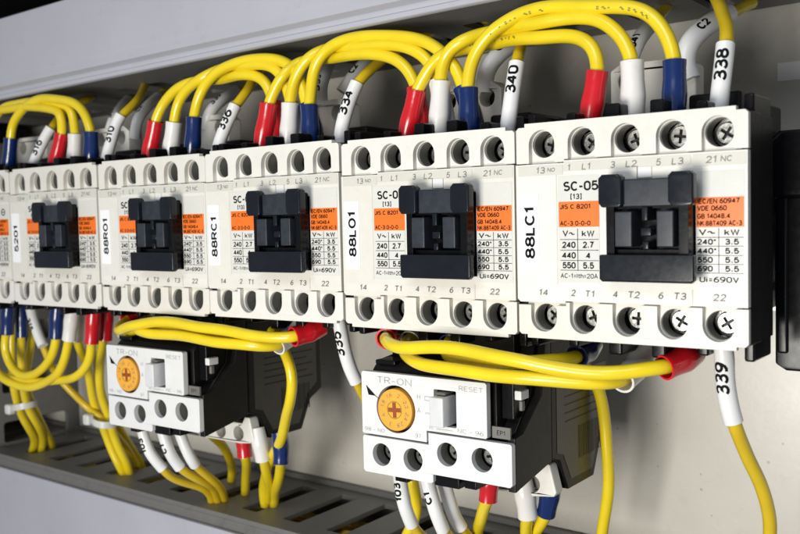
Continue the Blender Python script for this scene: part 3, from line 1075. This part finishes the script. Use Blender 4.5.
def jumper(a_top, a_base, mid, b_top, b_base, kind, label, ya=YS, yb=YS + 0.35, ymid=None, marks=None, r=0.275):
    """a = left end, b = right end"""
    p = [(a_base[0], a_base[1], ya), ((a_top[0] + a_base[0]) / 2, (a_top[1] + a_base[1]) / 2, ya), (a_top[0], a_top[1], ya)]
    n = len(mid)
    for i, q in enumerate(mid):
        t = (i + 1) / (n + 1)
        Y = q[2] if len(q) > 2 else ya + (yb - ya) * t + (ymid or 0) * math.sin(math.pi * t)
        p.append((q[0], q[1], Y))
    p += [(b_top[0], b_top[1], yb), ((b_top[0] + b_base[0]) / 2, (b_top[1] + b_base[1]) / 2, yb), (b_base[0], b_base[1], yb)]
    return wire('jumper_wire', p, 0.168, label, JG, sleeves=[(kind, sleeve_pts(a_top, a_base, ya), r), (kind, sleeve_pts(b_top, b_base, yb), r)], marks=marks)


RW = {'R': 'red', 'W': 'white', 'B': 'blue'}


def jl(kind, a, b_): return f'yellow jumper wire with {RW[kind]} sleeves arching from contactor {a} to {b_}'


# C2 -> C1
jumper((468, 88), (469, 130), [(473, 62), (480, 46), (491, 31), (512, 17), (535, 10), (560, 6.5), (602, 6), (630, 8), (648, 14), (664, 30), (672, 45)], (674.5, 60), (674, 112), 'B',
       jl('B', '88LO1', '88LC1'), yb=YS, marks=[(2.6, 1.6, 0.5), (5.6, 1.5, 0.3)])
jumper((441, 81), (438, 132), [(443, 65), (449, 50), (463, 39), (484, 33, 1.7), (503, 31, 1.75), (535, 22.5), (569, 18), (598, 20), (618, 32), (629, 47)], (632, 61), (633, 115), 'W',
       jl('W', '88LO1', '88LC1'), yb=YS)
jumper((417, 90), (407, 134), [(424, 76), (433, 63), (447, 53), (468, 47, 1.8), (494, 43, 1.9), (535, 37.5), (569, 35), (585, 40), (595, 52)], (597.5, 71), (590, 120), 'R',
       jl('R', '88LO1', '88LC1'), yb=YS, marks=[(3.1, 1.9, -0.1)])
# C3 -> C2
jumper((309, 105), (310, 140), [(311, 85), (315, 66), (323, 53), (334, 45), (361, 37), (390, 35), (412, 38), (430, 44), (446, 56), (457, 70)], (463, 87), (475, 128), 'B', jl('B', '88RC1', '88LO1'))
jumper((290, 103), (288, 142), [(293, 83), (300, 68), (311, 56), (328, 49, 1.7), (355, 46), (385, 45), (408, 47), (423, 54), (432, 66)], (438, 80), (446, 130), 'W', jl('W', '88RC1', '88LO1'))
jumper((269, 103), (262, 143), [(276, 87), (286, 73), (300, 63, 1.7), (325, 58, 1.8), (352, 55), (377, 54), (395, 58), (407, 69)], (416, 87), (420, 132), 'R', jl('R', '88RC1', '88LO1'))
# C4 -> C3
jumper((194, 117), (192, 153), [(197, 101), (204, 86), (219, 71), (241, 61), (262, 59), (281, 61), (294, 69), (302, 83)], (307, 104), (316, 140), 'B', jl('B', '88RO1', '88RC1'))
jumper((174, 122), (170, 154), [(178, 104), (188, 88), (205, 76), (222, 69, 1.7), (243, 65), (262, 64), (276, 69), (286, 82)], (291, 103), (297, 142), 'W', jl('W', '88RO1', '88RC1'))
jumper((156, 121), (149, 156), [(163, 104), (174, 90), (190, 83), (219, 79, 1.8), (241, 75), (258, 77), (268, 86)], (273, 101), (274, 142), 'R', jl('R', '88RO1', '88RC1'))
# C6 -> C5
jumper((11, 138), (8, 170), [(14, 122), (24, 107), (42, 99), (60, 99), (76, 105), (86, 117)], (91, 132), (91, 160), 'B', jl('B', 'out of frame', '5201'), yb=YS)
jumper((-9, 139), (-9, 170), [(-6, 122), (4, 108), (20, 103), (42, 102), (58, 103), (70, 109)], (75, 134), (74, 163), 'W', jl('W', 'out of frame', '5201'), yb=YS + 0.2)
jumper((-28, 142), (-30, 170), [(-24, 126), (-12, 114), (4, 109), (28, 107), (48, 108), (60, 114)], (62, 133), (54, 167), 'R', jl('R', 'out of frame', '5201'), yb=YS)


# spare rear sleeves where a second lead leaves downwards behind (visible dark blue ones)
def top_lead(mp, cable, txt, label, r=0.2, size=0.4, s0=0.35, phi=0.15, turn=1):
    P = mp + cable
    return wire('control_wire', P, 0.15, label, 'numbered control wires entering the contactors from above',
                sleeves=[('M', mp + [cable[0]], r, txt, size, s0, phi, turn)])


top_lead([(718, 118, 1.2), (719, 105, 1.2), (721, 85, 1.2), (724, 60, 1.3)], [(725.5, 44, 1.4), (727, 26, 1.8), (721, 8, 2.6), (712, -8, 3.4), (706, -20, 4.2)], '338', 'yellow wire with white marker tube reading 338, rising from the contactor marked 88LC1', s0=0.78, phi=0.05)
top_lead([(507, 132, 1.2), (509, 118, 1.2), (512, 95, 1.3), (515, 75, 1.4)], [(517, 63, 1.5), (519, 52, 1.8), (523, 38, 2.4), (528, 25, 3.2), (532, 12, 4.2)], '340', 'yellow wire with white marker tube reading 340, rising from the contactor marked 88LO1', s0=0.95)
top_lead([(340, 145, 1.2), (341, 132, 1.2), (347, 108, 1.3), (353, 92, 1.5)], [(357, 83, 1.6), (366, 73, 1.9), (381, 61, 2.5), (402, 46, 3.4), (425, 34, 4.3), (446, 26, 5.2)], '334', 'yellow wire with white marker tube reading 334, rising from the contactor marked 88RC1', s0=0.85)
top_lead([(216, 156, 1.2), (219, 144, 1.2), (226, 125, 1.4), (232, 112, 1.5)], [(235, 106, 1.6), (246, 91, 2.0), (254, 77, 2.6), (266, 62, 3.6), (275, 50, 4.6)], '336', 'yellow wire with white marker tube reading 336, rising from the contactor marked 88RO1', s0=0.85)
top_lead([(104, 168, 1.2), (107, 156, 1.2), (112, 138, 1.4), (117, 122, 1.6)], [(121, 115, 1.7), (132, 105, 2.2), (141, 95, 2.9), (146, 84, 3.6), (150, 72, 4.6)], '310', 'yellow wire with white marker tube reading 310, rising left of the 88RO1 contactor', s0=0.9)
top_lead([(30, 176, 1.2), (33, 165, 1.2), (40, 148, 1.4), (47, 134, 1.6)], [(51, 128, 1.7), (58, 118, 2.2), (72, 106, 3.0), (88, 99, 3.8), (98, 90, 4.8)], '316', 'yellow wire with white marker tube reading 316, rising left of the 5201 contactor', s0=0.85)


def rear_lead(pts, txt, label, s0, phi=0.0, r=0.2, turn=1, size=0.3):
    P = ypath(pts)
    root = empty('marked_wire', P[0])
    tag(root, label, 'wire', 'grey white marked wires behind the sleeves')
    C = spline(P)
    b = MB()
    tube(b, C, r, TUBE)
    tube_text(b, C, r, txt, size, INK, s0, phi, turn)
    b.build('marker_tube', root, P[0])
    b = MB()
    d = (C[-1] - C[-4]).normalized()
    tube(b, [C[-1] - d * 0.2, C[-1], C[-1] + d * 0.7, C[-1] + d * 1.4], 0.15, YEL)
    b.build('insulation', root, P[0])


rear_lead([(690, 80, 2.9), (684, 62, 2.9), (688, 46, 3.0), (699, 32, 3.3), (714, 21, 3.9), (728, 14, 4.6)], 'C2', 'white marker tube reading C2 curving up behind the blue sleeve of the 88LC1 contactor', 1.25, r=0.25, phi=0.2)
rear_lead([(628, 72, 3.0), (633, 52, 3.2), (640, 38, 3.6), (653, 22, 4.6)], '341', 'white marker tube reading 341 behind the white sleeve of the 88LC1 contactor', 0.55)
rear_lead([(484, 92, 3.0), (487, 70, 3.0), (497, 56, 3.2), (511, 45, 3.7), (526, 38, 4.6)], 'C2', 'white marker tube reading C2 curving up left of the wire marked 340', 1.1, r=0.24)
rear_lead([(322, 105, 3.0), (321, 88, 3.0), (325, 74, 3.4), (330, 62, 4.2)], '333', 'grey white marker tube in shadow behind the blue sleeve of the 88RC1 contactor', 0.4)
rear_lead([(342, 92, 3.4), (350, 80, 3.6), (360, 68, 4.0), (372, 58, 4.8)], 'C2', 'small marker tube reading C2 behind the wire marked 334', 0.6)
rear_lead([(205, 128, 3.0), (210, 112, 3.0), (222, 100, 3.5), (236, 92, 4.4)], '335', 'grey white marker tube reading 335 in shadow behind the wire marked 336', 0.8)
rear_lead([(135, 138, 3.0), (137, 122, 3.0), (146, 108, 3.5), (158, 97, 4.4)], 'C2', 'grey white marker tube reading C2 left of the red sleeve of the 88RO1 contactor', 0.9)
rear_lead([(110, 130, 3.0), (114, 118, 3.2), (121, 108, 3.8), (128, 100, 4.6)], '309', 'grey white marker tube in shadow behind the wire marked 310', 0.4)

# ---- lower side: jumpers hanging between the two left contactors
LG = 'yellow wires hanging under the left contactors'


def low(path, label, sl, group=LG, r=0.165, rs=0.275, marks=None, name='jumper_wire'):
    if group == 'yellow wires looping over the relays': rs = 0.305
    
    """sl: list of (kind, [(x,y,Y)...] from inside the device to the open end)"""
    return wire(name, path, r, label, group, sleeves=[(k, p, rs) for k, p in sl], marks=marks)


low([(7, 300, 1.2), (6, 318), (6, 336), (6, 352), (11, 366), (21, 375), (36, 374), (47, 364), (54, 350), (56, 336), (57, 318), (58, 305, 1.2)],
    'yellow wire looping between two blue sleeves under the 5201 contactor', [('B', [(9, 300, 1.2), (8, 312, 1.2), (7, 334, 1.2)]), ('B', [(58, 303, 1.2), (57, 316, 1.2), (56, 338, 1.2)])])
low([(-14, 300, 1.2), (-14, 330), (-12, 356), (0, 375), (13, 384), (28, 387), (45, 383), (58, 373), (66, 356), (69, 338), (71, 318), (72, 305, 1.2)],
    'yellow wire looping from a white sleeve to the left edge under the 5201 contactor', [('W', [(-14, 300, 1.2), (-14, 330, 1.2)]), ('W', [(74, 305, 1.2), (72, 315, 1.2), (69, 340, 1.2)])])
low([(-30, 300, 1.5), (-30, 340), (-15, 365), (10, 378), (35, 381), (56, 381), (70, 379), (82, 372), (89, 360), (91, 342), (92, 322), (93, 308, 1.2)],
    'yellow wire bending left out of a red sleeve below the 5201 contactor', [('R', [(-30, 300, 1.5), (-30, 330, 1.5)]), ('R', [(94, 306, 1.2), (93, 320, 1.2), (91.5, 343, 1.2)])])
DG = 'yellow wires dropping into the lower duct'
low([(21, 303, 1.9), (22, 330), (21, 355), (22, 380, 2.2), (28, 405, 2.8), (37, 425, 3.4), (43, 440, 4.2), (41, 456, 4.6), (40, 470, 4.8)], 'yellow wire from the rear blue sleeve dropping through the left zip tie', [('B', [(21, 302, 1.9), (21.5, 314, 1.9), (22, 337, 1.9)])], DG, name='drop_wire')
low([(12, 303, 2.4), (12, 336), (12, 365), (13, 386, 2.2), (20, 410, 2.8), (29, 428, 3.4), (34, 442, 4.0), (31, 456, 4.3), (30, 470, 4.5)], 'yellow wire dropping through the left zip tie, leftmost of that bundle', [], DG, name='drop_wire')
low([(31, 303, 2.6), (32, 336), (28, 365), (27, 390, 2.8), (36, 412, 3.4), (46, 432, 4.2), (51, 446, 5.0), (50, 460, 5.4)], 'blurred yellow wire at the rear of the left bundle', [], DG, name='drop_wire')
low([(77, 305, 2.0), (76, 325), (77, 342), (83, 357), (89, 376), (93, 396), (98, 414), (104, 432), (112, 451), (121, 468, 4.0), (127, 482, 4.4)], 'yellow wire from behind the white sleeve, running through the right zip tie', [('W', [(78, 304, 2.0), (77, 325, 2.0), (76, 341, 2.0)])], DG, name='drop_wire')
low([(107, 305, 1.9), (106, 325), (103, 342), (100, 360), (100, 380), (103, 400), (108, 416), (112, 432), (119, 448), (127, 464, 4.1), (131, 480, 4.5)], 'yellow wire from the dark red rear sleeve beside the left relay', [('R', [(106, 304, 1.9), (106, 318, 1.9), (105, 340, 1.9)])], DG, name='drop_wire')
low([(96, 310, 3.4), (97, 345), (99, 380), (106, 408, 3.6), (118, 427, 4.2), (130, 446, 5.0), (139, 460, 5.6), (144, 474, 5.9)], 'blurred yellow wire at the rear of the bundle beside the left relay', [], DG, name='drop_wire')
wire('control_wire', [(29, 300, 1.6), (33, 318), (38, 334), (44, 348), (51, 364, 1.9), (60, 379), (74, 395, 2.6), (88, 408, 3.0), (102, 418, 3.2), (114, 432, 3.8), (128, 450, 4.6), (136, 466, 5.0)], 0.14,
     'thin yellow wire with white marker tube reading 315, crossing down to the right zip tie', DG,
     sleeves=[('M', [(29, 300, 1.6), (33, 318, 1.6), (38, 334, 1.6), (43, 346, 1.6)], 0.2, '315', 0.34, 0.75, 0.1, 1)])


def zip_tie(cx, cy, Y, rx, rz, tilt, label):
    c = at(cx, cy, Y)
    root = empty('zip_tie', c)
    tag(root, label, 'zip tie', 'nylon zip ties round the wire bundles')
    b = MB()
    n = 36
    pts = []
    for i in range(n + 1):
        a = 2 * math.pi * i / n
        p = Vector((rx * math.cos(a), rz * math.sin(a), tilt * math.cos(a)))
        pts.append(c + p)
    V, F = [], []
    for i, p in enumerate(pts[:-1]):
        d = Vector((p.x - c.x, p.y - c.y, 0)).normalized()
        for o_, h in ((0, -0.13), (0.06, -0.13), (0.06, 0.13), (0, 0.13)):
            V.append(p + d * o_ + Vector((0, 0, h)))
    for i in range(n):
        j = (i + 1) % n
        for k in range(4):
            F.append((i * 4 + k, i * 4 + (k + 1) % 4, j * 4 + (k + 1) % 4, j * 4 + k))
    b.add(V, F, TIE)
    b.build('strap', root, c)
    b = MB()
    hx = c + Vector((-rx * 0.95, -rz * 0.75, -tilt))
    b.box(hx.x - 0.28, hx.x + 0.1, hx.y - 0.25, hx.y + 0.1, hx.z - 0.24, hx.z + 0.2, TIE)
    b.build('tie_head', root, c, bevel=0.09, seg=3)


zip_tie(25, 406, 2.8, 0.42, 0.42, 0.1, 'white nylon zip tie on the leftmost wire bundle')
zip_tie(105, 421, 3.2, 0.44, 0.42, -0.1, 'white nylon zip tie on the wire bundle left of the left relay')

# ---- loops in front of the relays
RG = 'yellow wires looping over the relays'
# left relay
low([(145, 309, 1.6), (133, 317, 1.2), (121, 325, 0.5), (119, 331, -0.2), (130, 326, -0.4), (150, 322.5, -0.4), (175, 323, -0.4), (220, 330, -0.3), (256, 335.5, -0.1), (292, 337.5, 0.3), (310, 332, 0.8), (322, 326, 1.2)],
    'upper yellow wire looping over the left relay into a red sleeve at its right', [('R', [(150, 306, 1.8), (140, 312, 1.5), (126, 321, 0.9)]), ('R', [(322, 326, 1.2), (309, 332, 0.8), (293, 337, 0.3)])], RG)
low([(172, 310, 1.6), (155, 316, 1.2), (141, 323, 0.4), (137, 329, -0.1), (146, 333, -0.3), (165, 334, -0.3), (199, 339, -0.3), (235, 344, -0.2), (262, 347, 0.1), (277, 345, 0.5), (290, 335, 1.0), (300, 325, 1.4)],
    'lower yellow wire looping over the left relay into a white sleeve', [('W', [(170, 308, 1.7), (160, 313, 1.4), (150, 319, 1.0)]), ('W', [(300, 325, 1.4), (289, 337, 1.0), (277, 346, 0.5)])], RG)
low([(128, 320, 1.8), (126, 330, 1.2), (138, 329, 0.2), (160, 328, 0.0), (199, 333, 0.0), (235, 338, 0.1), (262, 341, 0.3), (276, 338, 0.8), (284, 328, 1.3)],
    'middle yellow wire in the bundle over the left relay', [('W', [(130, 312, 2.0), (128, 322, 1.7), (126, 336, 1.4)])], RG)
low([(272, 330, 1.8), (279, 342, 1.6), (287, 358, 1.4), (292, 376, 1.4), (291, 396, 1.5), (287, 415, 1.8), (282, 435, 2.2), (274, 454, 2.8), (266, 472, 3.4), (263, 488, 4.0), (265, 505, 4.4)],
    'yellow wire running down past the right side of the left relay into the duct', [], DG, name='drop_wire')
low([(280, 436, 2.6), (281, 455, 2.6), (280, 470, 3.0), (277, 486, 3.8), (274, 500, 4.5), (273, 512, 4.8)],
    'yellow wire leaving a blue sleeve under the left relay', [('B', [(279, 432, 2.6), (281, 445, 2.6), (281, 463, 2.6)])], DG, name='drop_wire')
low([(262, 436, 2.6), (264, 455, 2.6), (266, 470, 3.0), (268, 486, 3.8), (268, 500, 4.4)],
    'yellow wire leaving the white sleeve under the left relay', [('W', [(257, 428, 2.5), (260, 445, 2.5), (263, 460, 2.6)])], DG, name='drop_wire')
low([(243, 432, 2.9), (244, 448, 2.9), (245.5, 458, 3.2), (246, 475, 4.2), (245, 496, 5.2)],
    'yellow wire leaving a red sleeve under the left relay', [('R', [(243, 428, 2.9), (243.5, 440, 2.9), (245, 457, 2.9)])], DG, name='drop_wire')
low([(203, 425, 3.2), (212, 436, 3.4), (222, 446, 4.0), (230, 458, 4.8), (232, 470, 5.6), (231, 482, 6.0)],
    'yellow wire behind the left relay curving down to the rear slot', [], DG, name='drop_wire')


def bottom_lead(mp, cable, txt, label, s0=0.35, phi=0.1, turn=1, r=0.19, size=0.32):
    return wire('control_wire', mp + cable, 0.145, label, 'numbered control wires leaving the relays', sleeves=[('M', mp + [cable[0]], r, txt, size, s0, phi, turn)])


# '103' and 'C1' read upwards, so the letters start at the lower end
bottom_lead([(139, 418, 0.9), (142, 429, 0.9), (149, 451, 1.0), (156, 461, 1.2)], [(163, 469, 1.4), (172, 477, 1.8), (188, 484, 2.4), (203, 489, 3.0), (211, 498, 3.6), (212, 512, 3.9)], '103', 'wire with white marker tube reading 103 under the left relay', s0=1.15, turn=-1)
bottom_lead([(160, 422, 0.9), (163, 433, 0.9), (169, 451, 1.0), (174, 460, 1.2)], [(180, 468, 1.4), (190, 475, 1.8), (204, 482, 2.5), (213, 489, 3.2), (218, 500, 3.8), (219, 512, 4.0)], 'C1', 'wire with white marker tube reading C1 under the left relay', s0=1.0, turn=-1)
bottom_lead([(177, 424, 1.4), (181, 436, 1.4), (187, 451, 1.5), (191, 459, 1.6)], [(195, 465, 1.8), (204, 473, 2.2), (214, 481, 2.8), (221, 490, 3.5), (225, 501, 4.1), (225, 512, 4.3)], '', 'wire with plain white tube right of the wire marked C1 under the left relay')
bottom_lead([(397, 466, 0.9), (400, 478, 0.9), (403, 500, 0.9), (407, 513, 1.0)], [(412, 525, 1.2), (420, 536, 1.6), (434, 546, 2.3), (445, 560, 3.2)], '103', 'wire with white marker tube reading 103 under the right relay', s0=0.9, turn=-1)
bottom_lead([(425, 470, 0.9), (428, 482, 0.9), (434, 506, 0.9), (438, 518, 1.0)], [(443, 530, 1.2), (452, 541, 1.7), (464, 550, 2.4), (472, 562, 3.2)], 'C1', 'wire with white marker tube reading C1 under the right relay', s0=0.85, turn=-1)
bottom_lead([(441, 474, 1.5), (445, 486, 1.5), (451, 507, 1.6), (455, 518, 1.8)], [(461, 528, 2.0), (470, 538, 2.6), (476, 552, 3.4)], '', 'wire with plain white tube right of the wire marked C1 under the right relay')
low([(411, 474, 1.9), (414, 486, 1.9), (417, 505), (414, 520), (407, 534, 2.6), (402, 548, 3.2)], 'yellow wire behind the marker reading 103 under the right relay', [], DG, r=0.16, name='drop_wire')
low([(489, 472, 1.4), (489, 486, 1.4), (487, 500, 1.5), (482, 514, 2.0), (478, 530, 2.8), (476, 548, 3.6)], 'yellow wire leaving the red sleeve under the right relay', [('R', [(489, 470, 1.4), (489, 485, 1.4), (488, 501, 1.4)])], DG, name='drop_wire', rs=0.26)
low([(523, 480, 2.3), (525, 498, 2.3), (527, 515, 2.4), (527, 530, 2.8), (526, 550, 3.4)], 'yellow wire leaving the white sleeve under the right relay', [('W', [(522, 478, 2.3), (525, 495, 2.3), (528, 517, 2.4)])], DG, name='drop_wire', rs=0.29)
low([(551, 482, 2.6), (550, 498, 2.6), (546, 513, 2.7), (539, 526, 3.0), (530, 542, 3.6), (526, 556, 4.0)], 'yellow wire leaving the blue sleeve under the right relay', [('B', [(552, 480, 2.6), (550, 495, 2.6), (546, 514, 2.7)])], DG, name='drop_wire')
# right relay loops
low([(398, 322, 1.7), (391, 330, 0.9), (385, 338, 0.2), (389, 344, -0.3), (402, 347, -0.6), (432, 347.5, -0.7), (470, 351, -0.7), (520, 361, -0.6), (545, 367, -0.5), (580, 371.5, -0.3), (612, 372.5, -0.1), (645, 370, 0.2), (668, 366, 0.5), (690, 356, 1.2)],
    'upper yellow wire looping over the right relay into a red sleeve under 88LC1', [('R', [(402, 318, 1.9), (394, 329, 1.1), (386, 339, 0.3)]), ('R', [(694, 353, 1.6), (682, 360, 1.0), (664, 368, 0.5)])], RG)
low([(420, 325, 1.7), (410, 338, 1.1), (405, 350, 0.4), (409, 357, -0.1), (420, 363.5, -0.4), (445, 369, -0.5), (482, 373, -0.5), (520, 377.5, -0.5), (545, 380.5, -0.4), (575, 382, -0.2), (600, 382, 0.0), (620, 380, 0.4), (634, 370, 1.0), (642, 356, 1.6)],
    'lower yellow wire looping over the right relay into a white sleeve under 88LC1', [('W', [(424, 322, 1.8), (416, 331, 1.4), (410, 340, 1.0)]), ('W', [(646, 350, 1.8), (636, 367, 1.2), (622, 381, 0.5)])], RG)
low([(458, 328, 1.7), (450, 340, 1.0), (446, 352, 0.6), (455, 358, 0.2), (480, 362, 0.0), (520, 363, 0.1), (550, 360, 0.4), (572, 358, 0.9), (588, 350, 1.6)],
    'short yellow wire behind the loops over the right relay, ending in a dark blue sleeve', [('B', [(460, 326, 1.8), (453, 336, 1.3), (449, 344, 0.9)]), ('B', [(592, 344, 1.9), (586, 351, 1.5), (577, 357, 1.0)])], RG)
low([(570, 350, 4.0), (583, 364, 4.2), (597, 388, 4.4), (605, 420, 4.6), (608, 455, 4.7), (608, 488, 4.8), (604, 520, 4.9), (600, 550, 5.0)], 'yellow wire hanging alone on the wall right of the right relay', [], DG, r=0.165, name='drop_wire')
# wires out of the NC terminals at the bottom
wire('control_wire', [(720, 336, 0.9), (724, 351, 0.9), (725, 380), (729, 405), (734, 424, 1.2), (741, 441), (750, 462, 1.8), (759, 480), (765, 497, 2.4), (769, 518), (769, 540, 3.0), (766, 575, 4.0)], 0.155,
     'yellow wire with white marker tube reading 339, hanging from the contactor marked 88LC1', 'numbered control wires hanging under the contactors',
     sleeves=[('M', [(720, 336, 0.9), (724, 351, 0.9), (725, 380, 1.0), (729, 405, 1.1), (733.5, 422, 1.2)], 0.21, '339', 0.43, 1.22, 0.1, -1)])
wire('control_wire', [(337, 312, 0.9), (340, 325, 0.9), (344, 347), (350, 368), (357, 383, 1.4), (364, 396, 1.8), (376, 412, 2.6), (390, 424, 3.2)], 0.145,
     'yellow wire with white marker tube reading 335, hanging between the two relays', 'numbered control wires hanging under the contactors',
     sleeves=[('M', [(337, 312, 0.9), (340, 325, 0.9), (344, 347, 1.0), (350, 368, 1.2), (356.5, 382, 1.4)], 0.2, '335', 0.42, 1.2, 0.1, -1)])
# grey lead hanging on the wall behind the right relay
# ---- wires inside the duct slots (top)
b = MB()
C = spline([Vector((-12.4, 4.6, 6.3)), Vector((-11.0, 4.7, 6.15)), Vector((-9.4, 4.9, 6.2)), Vector((-7.5, 5.0, 6.5))])
tube(b, C, 0.2, YEL)
tag(b.build('duct_wire', bevel=0), 'yellow wire seen inside a slot of the upper duct', 'wire', 'yellow wires inside the upper duct')
b = MB()
C = spline([Vector((-5.4, 3.6, 6.5)), Vector((-4.0, 3.7, 6.2)), Vector((-2.6, 3.9, 6.2)), Vector((-1.0, 4.2, 6.5))])
tube(b, C, 0.24, YEL)
tag(b.build('duct_wire', bevel=0), 'yellow wire in the upper duct above the blue sleeve of 88LC1', 'wire', 'yellow wires inside the upper duct')

# ================================================================== black device at the right edge
DX = -0.3
bd = empty('black_device', (1.4, 8, -3.3))
tag(bd, 'black plastic device with wider rounded cap, cut off by the right edge of the photo', 'device')
b = MB()
b.plate([(0.0, -3.15), (0.25, -3.3), (3.2, -3.3), (3.2, 1.0), (0.0, 1.0)], [], 3.0, 7.0, BLACK)
b.box(0.05, 0.3, 2.93, 3.05, -2.9, 0.9, BLACK)
b.build('case', bd, (1.4, 8, -3.3), bevel=0.15, seg=3)
b = MB()
b.plate([(-0.22, 0.85), (0.0, 0.62), (3.2, 0.62), (3.2, 2.15), (0.1, 2.15), (-0.22, 1.85)], [], 2.85, 7.2, BLACK)
b.build('cap', bd, (1.4, 8, -3.3), bevel=0.1, seg=3)
# label on the wall at the upper right
b = MB()
b.plate([(-1.5, 3.9), (3.0, 3.93), (3.0, 4.42), (-1.5, 4.4)], [], 7.96, 7.985, PAPER)
b.text('S1', -0.6, 7.95, 4.15, 0.3, INK, bold=0.004)
tag(b.build('wall_label', smooth=False), 'white paper label stuck on the wall at the upper right edge', 'label')

bd.location.x += DX

for i, (y, z, k) in enumerate(((4.2, -10.75, .3), (4.8, -10.62, 1.1), (5.5, -10.8, 2.2), (6.1, -10.6, 3.0), (6.6, -10.85, 4.4))):
    b = MB()
    C = spline([Vector((x, y + 0.18 * math.sin(x * .35 + k), z + 0.16 * math.sin(x * .5 + k * 2))) for x in range(-46, 2, 2)], 0.2)
    tube(b, C, 0.17, YEL2, seg=12)
    tag(b.build('duct_wire'), ('front yellow wire inside the lower slotted duct', 'second yellow wire from the front inside the lower slotted duct', 'middle yellow wire inside the lower slotted duct', 'second yellow wire from the wall inside the lower slotted duct', 'yellow wire nearest the wall inside the lower slotted duct')[i], 'wire', 'yellow wires inside the lower duct')
